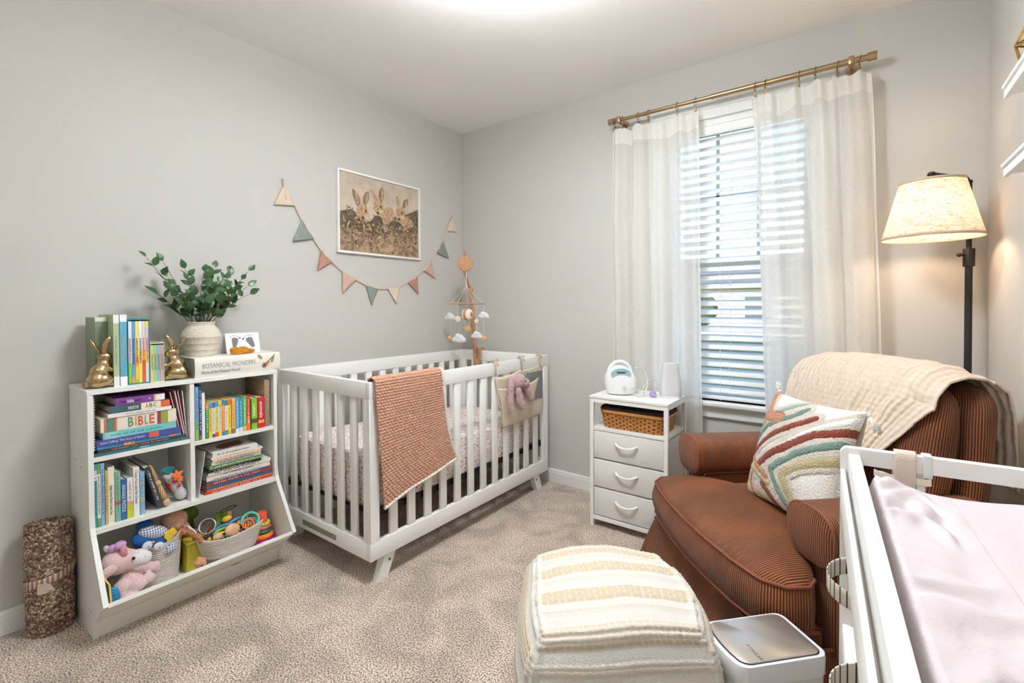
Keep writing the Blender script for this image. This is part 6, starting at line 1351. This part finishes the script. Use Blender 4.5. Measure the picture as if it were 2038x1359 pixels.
o_ = thing('green_cloth_toy', 'green crinkle cloth square at the back of the round rope basket', 'toy', (.20, -1.80, .25)); b = B(); surf(b, lambda u, v: (.215 - .02 * v + .004 * sin(u * 9), -1.815 + .045 * u + .008 * v, .215 + .050 * v + .006 * sin(u * 6 + 1)), 12, 10); part('cloth', b, mat((120, 152, 60), .8, var=.4, vscale=70, key='green_cloth'), o_, solid=.006, smooth=180)
o_ = thing('yellow_toy_ball', 'yellow soft ball right of the green cloth square', 'toy', (.215, -1.775, .24)); plush('ball', [((.225, -1.778, .236), (.014, .016, .014)), ((.225, -1.766, .238), (.012, .013, .012))], mat((236, 184, 52), .6, key='yellow_ball'), o_, vox=.0025)
for i, (p, c, r, lb) in enumerate([([(.275, -1.845, .222), (.262, -1.815, .230), (.262, -1.78, .228), (.255, -1.75, .236), (.25, -1.725, .232)], (70, 136, 196), .006, 'blue wavy strip toy across the middle of the round rope basket'), ([(.280, -1.85, .215), (.275, -1.825, .221), (.27, -1.795, .220)], (130, 190, 60), .006, 'lime green strip toy beneath the blue strip'), ([(.292, -1.852, .208), (.290, -1.83, .213), (.288, -1.805, .210)], (236, 206, 60), .005, 'yellow strip toy left of the large wooden disc')]):
    o_ = thing('strip_toy', lb, 'toy', p[0]); b = B(); tube(b, p, r, 10); part('strip', b, mat(c, .45), o_, smooth=180)
ring_t('dark_hoop', 'thin dark maroon hoop standing up behind the round rope basket toys', (.170, -1.745, .258), .034, .0018, mat((60, 34, 34), .4, key='maroon_hoop'), (.15, -.25, 0))
o_ = thing('mixed_teether_toys', 'jumble of small coloured beads filling the round rope basket', 'toys', (.25, -1.77, .17), kind='stuff'); b = B(); random.seed(3)
for k in range(90):
    a, q = random.uniform(0, 2 * pi), sqrt(random.random()); blob(b, (BC[0] + .082 * q * cos(a), BC[1] + .112 * q * sin(a), .178 + random.uniform(0, .018)), random.uniform(.006, .011), n=8, mi=k % 6)
part('beads', b, [mat(c, .4) for c in ((204, 60, 56), (60, 110, 160), (236, 190, 70), (70, 150, 110), (226, 220, 214), (60, 50, 60))], o_, smooth=180, kind='stuff')
# stacking rings
sr = thing('stacking_rings', 'rainbow stacking ring toy with an orange-red cap at the right of the bin', 'toy', (.262, -1.640, zf)); c = (.262, -1.640); z = zf
for nm, R, h_, m in (('teal_ring', .050, .027, mat((24, 110, 128), .35, key='sr_teal')), ('magenta_ring', .0505, .027, mat((166, 24, 120), .25, key='sr_mag')), ('orange_ring', .046, .025, mat((244, 132, 30), .5, bump=.8, bscale=160, key='sr_org')), ('dark_ring', .040, .019, mat((30, 80, 60), .4, key='sr_dark')), ('pink_ring', .037, .018, mat((190, 96, 100), .2, key='sr_pink')), ('yellow_ring', .034, .016, mat((198, 206, 50), .5, bump=.8, bscale=200, key='sr_yel'))):
    b = B(); tube(b, [(c[0] + (R - h_ / 2) * cos(a), c[1] + (R - h_ / 2) * sin(a), z + h_ / 2) for a in [2 * pi * k / 40 for k in range(40)]], h_ / 2, 14, closed=True); part(nm, b, m, sr, smooth=180); z += h_ * .94
b = B(); lathe(b, [(0, 0), (.0215, 0), (.0205, .004), (.0195, .040), (.017, .043), (0, .043)], (*c, z), 28, caps=False); part('cap', b, mat((240, 84, 60), .35, key='sr_cap'), sr)
b = B(); cyl(b, (*c, zf), (*c, z), .010); part('post', b, mat((230, 230, 226), .4, key='sr_post'), sr)
# ---------------------------------------------------------------- throw over the armchair back
def muslin():
    m, t, bb, L = node_mat('crinkled_muslin'); tc = t.nodes.new('ShaderNodeTexCoord')
    w = t.nodes.new('ShaderNodeTexWave'); w.bands_direction = 'X'; w.inputs['Scale'].default_value = 9; w.inputs['Distortion'].default_value = 2.2; w.inputs['Detail'].default_value = 2; w.inputs['Detail Scale'].default_value = 1.4
    L.new(tc.outputs['UV'], w.inputs['Vector']); w2 = t.nodes.new('ShaderNodeTexWave'); w2.bands_direction = 'Y'; w2.inputs['Scale'].default_value = 16; w2.inputs['Distortion'].default_value = 1.5; L.new(tc.outputs['UV'], w2.inputs['Vector'])
    ad = t.nodes.new('ShaderNodeMath'); ad.operation = 'MULTIPLY_ADD'; ad.inputs[1].default_value = .35; L.new(w2.outputs['Fac'], ad.inputs[0]); L.new(w.outputs['Fac'], ad.inputs[2])
    bp = t.nodes.new('ShaderNodeBump'); bp.inputs['Strength'].default_value = .7; bp.inputs['Distance'].default_value = .006; L.new(ad.outputs[0], bp.inputs['Height']); L.new(bp.outputs['Normal'], bb.inputs['Normal'])
    bb.inputs['Base Color'].default_value = lin((228, 208, 188)); bb.inputs['Roughness'].default_value = .95; bb.inputs['Sheen Weight'].default_value = .15; return m
thr = thing('throw_blanket', 'cream muslin throw draped over the back of the brown armchair', 'blanket', tuple(MA @ Vector((0, .25, .95))), (0, 0, ang - pi / 2))
TP = [(-.02, .46), (.02, .54), (.072, .66), (.108, .76), (.134, .85), (.160, .915), (.200, .958), (.255, .975), (.315, .970), (.365, .930), (.392, .86), (.402, .74), (.405, .62)]
TL_ = sum(math.dist(a, c) for a, c in zip(TP, TP[1:]))
WT = WM[thr.name].inverted() @ MA
def thf(u, v):
    y, z = pathpt(TP, v * TL_)
    xl = lerp(-.315, -.345, v) ; xr = lerp(.055, .318, min(1, v / .42)) + (.02 if v > .5 else 0) * min(1, (v - .5) * 4)
    x = lerp(xl, xr, u)
    k = abs(x) / .34; z -= .034 * k ** 3.2 * min(1, v * 2) ; 
    if v > .42 and v < .66: z -= .010 * k ** 4
    f = .0065 * sin(u * 46 + 3 * fbm(u * 3, v * 3)) * (.5 + .5 * fbm(u * 5, v * 2, 3)) + .005 * fbm(u * 8, v * 6)
    ny = -1 if v < .45 else (1 if v > .7 else 0)
    y += ny * (f + .006) + (.012 * k ** 2 if v < .45 else 0); z += (f + .004) * (1 if .35 < v < .75 else .2)
    return WT @ Vector((x, y, z))
b = B(); surf(b, thf, 140, 120); part('fabric', b, muslin(), thr, world=False, solid=.006, smooth=180)
# ---------------------------------------------------------------- tufted pillow
PO = Vector((.10, -.125, .638)); TLc, TRc, BLc = Vector((-.125, -.055, .815)), Vector((.305, -.055, .828)), Vector((-.09, -.175, .462))
X_ = (TRc - TLc).normalized(); Y_ = (TLc - BLc); Y_ = (Y_ - X_ * Y_.dot(X_)).normalized(); PM = frame(TLc + X_ * .215 - Y_ * .19, X_, Y_)
pil = thing('throw_pillow', 'white square pillow with tufted rust, teal and peach lines on the armchair', 'pillow', tuple(MA @ PO), (0, 0, ang - pi / 2))
WP = WM[pil.name].inverted() @ MA @ PM
def pillow(u, v, s=1):
    x, y = (2 * u - 1), (2 * v - 1); hw = .205
    X = x * hw * (1 - .075 * (1 - y * y) * abs(x) ** 2); Y = y * hw * (1 - .075 * (1 - x * x) * abs(y) ** 2)
    th = .082 * (max(0, (1 - x ** 2)) ** .42) * (max(0, (1 - y ** 2)) ** .42) - .008 * fbm(x * 2, y * 2)* (1 - x * x) * (1 - y * y)
    return (X, Y, s * th)
LN = []   # tufted lines in pillow plane (unit square -1..1): (polyline, width, colour index)
LN += [([(-1, .95), (-.66, .50), (-.30, .55)], .10, 3), ([(-.92, 1.0), (-.80, .45), (-.95, .30)], .09, 3)]
LN += [([(-1, -.10), (-.60, .32), (-.05, .62), (.15, .82)], .055, 2), ([(-1, .10), (-.62, .50), (-.2, .80), (0, .95)], .05, 4)]
LN += [([(-.92, -.32), (-.45, .12), (.0, .42), (.42, .70)], .055, 1)]
LN += [([(-1, -.24), (-.60, -.38), (-.22, -.52)], .05, 3), ([(-.48, -.36), (.10, .10), (.55, .42), (1, .62)], .065, 1)]
LN += [([(-1, -.45), (-.62, -.50), (-.15, -.62)], .06, 5), ([(.95, .40), (.3, .02), (-.12, -.36), (.10, -.62), (.48, -.98)], .06, 2), ([(1, .15), (.45, -.12), (.16, -.36), (.34, -.62), (.62, -.95)], .07, 5)]
LN += [([(-.32, -.68), (-.12, -.82), (.10, -1)], .065, 1), ([(-.72, -.52), (-.74, -.75), (-.62, -1)], .05, 3), ([(-.92, -.5), (-.95, -.8), (-.8, -1)], .045, 5), ([(-.45, -.85), (-.3, -.95)], .06, 5), ([(-.05, .02), (.5, .5), (1, .82)], .06, 4 if False else 0), ([(-.3, -.2), (.2, .18), (.8, .5)], .05, 0)]
def segd(p, a, b_):
    ax, ay = a; dx, dy = b_[0] - ax, b_[1] - ay; t_ = max(0, min(1, ((p[0] - ax) * dx + (p[1] - ay) * dy) / (dx * dx + dy * dy + 1e-9))); return math.hypot(p[0] - ax - t_ * dx, p[1] - ay - t_ * dy)
pc_ = [mat((236, 232, 224), .95, bump=.5, bscale=180, key='pillow_cotton'), mat((146, 58, 34), 1, bump=.9, bscale=240, sheen=.2, var=.2, vscale=200, key='tuft_rust'), mat((132, 158, 146), 1, bump=.9, bscale=240, sheen=.2, var=.2, vscale=200, key='tuft_teal'), mat((216, 150, 112), 1, bump=.9, bscale=240, sheen=.2, var=.2, vscale=200, key='tuft_peach'), mat((172, 192, 178), 1, bump=.9, bscale=240, sheen=.2, key='tuft_mint'), mat((208, 192, 146), 1, bump=.9, bscale=240, sheen=.2, var=.15, vscale=200, key='tuft_straw'), mat((232, 222, 206), 1, bump=.9, bscale=240, sheen=.2, key='tuft_cream')]
N_ = 190; b = B(); uvl = b.loops.layers.uv.verify(); grid = []; info = {}
for i in range(N_ + 1):
    row = []
    for j in range(N_ + 1):
        u, v = i / N_, j / N_; x, y = 2 * u - 1, 2 * v - 1; P = Vector(pillow(u, v)); h = 0; ci = 0
        wob = .012 * noise.noise(Vector((x * 18, y * 18, 0)))
        for pl_n, wd, k in LN:
            dm = min(segd((x, y), a, c) for a, c in zip(pl_n, pl_n[1:])) + wob
            if dm < wd: ci = k; h = .0085 * (1 - (dm / wd) ** 2) ** .4 if dm > 0 else .0085; break
            elif dm < wd + .075 and not ci: ci = 6; h = .005
        if h: h += .0022 * noise.noise(Vector((x * 90, y * 90, 3)))
        edge = min(1, (1 - abs(x)) / .04, (1 - abs(y)) / .04); P.z += h * max(0, edge)
        row.append(b.verts.new(WP @ P)); info[(i, j)] = ci
    grid.append(row)
for i in range(N_):
    for j in range(N_): f = b.faces.new((grid[i][j], grid[i + 1][j], grid[i + 1][j + 1], grid[i][j + 1])); f.material_index = info[(i, j)]
bk_ = {}
for i in range(0, N_ + 1, 5):
    for j in range(0, N_ + 1, 5):
        on = i in (0, N_) or j in (0, N_); bk_[(i, j)] = grid[i][j] if on else b.verts.new(WP @ Vector(pillow(i / N_, j / N_, -1)))
for i in range(0, N_, 5):
    for j in range(0, N_, 5):
        f = b.faces.new((bk_[(i, j)], bk_[(i, j + 5)], bk_[(i + 5, j + 5)], bk_[(i + 5, j)])); f.material_index = 0
part('tufted_cover', b, pc_, pil, world=False, smooth=180)
for cx_, cy_, dx, dy, dz in ((-.203, -.203, -.03, -.004, -.016), (.203, .203, .024, -.030, -.01), (-.203, .203, -.012, .02, 0), (.203, -.203, .02, -.02, 0)):
    b = B(); random.seed(int(cx_ * 1000)); a = Vector((cx_, cy_, 0)); L = .045
    blob(b, WP @ (a + Vector((dx, dy, dz)) * .25), .006, n=10)
    for k in range(26):
        j = Vector((random.uniform(-1, 1), random.uniform(-1, 1), random.uniform(-1, 1))) * .012; tube(b, [WP @ (a + Vector((dx, dy, dz)) * .25), WP @ (a + Vector((dx, dy, dz)) * .9 + j * .5), WP @ (a + Vector((dx, dy, dz)) * 1.5 + j)], .0016, 5)
    part('tassel', b, pc_[0], pil, world=False, smooth=180)
# ---------------------------------------------------------------- strap over the changing table end
ct_m = WM[ct.name]
st_ = thing('fabric_strap', 'beige canvas strap looped over the far rail of the changing table', 'strap', tuple(ct_m @ Vector((.093, -.01, .9))), (0, 0, ca_)); b = B()
WS = WM[st_.name].inverted() @ ct_m
SP = [(.004, .80), (.004, .895), (.001, .904), (-.009, .906), (-.019, .904), (-.0225, .895), (-.024, .84)]; SL = sum(math.dist(a, c) for a, c in zip(SP, SP[1:]))
def spf(u, v): y, z = pathpt(SP, v * SL); return WS @ Vector((lerp(.080, .110, u) - .004 * max(0, .9 - z) * 10 * .6, y, z))
surf(b, spf, 8, 60); part('webbing', b, mat((224, 208, 192), .95, bump=.35, bscale=420, key='beige_webbing'), st_, world=False, solid=.0018, smooth=180)
b = B(); surf(b, lambda u, v: WS @ Vector((lerp(.050, .13, u), -.0205 - .002 * v, lerp(.864, .852, v) + .002 * sin(u * 13) + .004 * (exp(-(u / .05) ** 2)))), 40, 6); part('frayed_edge', b, mat((232, 222, 208), .95, key='canvas_edge'), st_, world=False, solid=.003, smooth=180)
# ---------------------------------------------------------------- striped tote basket on the changing table shelf
tt = thing('striped_tote', 'cream fabric storage basket with thin black stripes and loop handles in the changing table', 'basket', tuple(ct_m @ Vector((.2, -.38, .514))), (0, 0, ca_))
WTt = WM[tt.name].inverted() @ ct_m
M_tick = stripes('ticking_stripe', (60, 58, 56), (226, 218, 204), 'X', .0085, width=.10, soft=.05, bump=0, coord='UV'); M_tick2 = stripes('ticking_body', (110, 106, 100), (228, 220, 208), 'Y', .010, width=.12, soft=.06, bump=.2)
def tote(u, v):
    a = u * 2 * pi; e = 6; r = (abs(cos(a)) ** e + abs(sin(a)) ** e) ** (-1 / e); return WTt @ Vector((.212 + .172 * r * cos(a) * lerp(.95, 1, v), -.36 + .25 * r * sin(a), lerp(.515, .715, v) + .004 * sin(u * 40) * v))
b = B(); surf(b, tote, 80, 10, cu=True); b.faces.new([v for v in b.verts if v.co.z < .0025]); part('body', b, M_tick2, tt, world=False, solid=.004, smooth=60)
for yc, zc in ((-.170, .716), (-.420, .700)):
    def hdl(u, v):
        a = lerp(-.35, pi + .35, u); w_ = (v - .5) * .030
        return WTt @ Vector((.040 - .062 * sin(a) * 1.0 , yc + .030 * cos(a) * .55 + .004, zc + .026 * cos(a) * 1.0 + w_ * .9))
    b = B(); surf(b, hdl, 40, 3, us=.17, vs=.03); part('handle', b, M_tick, tt, world=False, solid=.002, smooth=180)
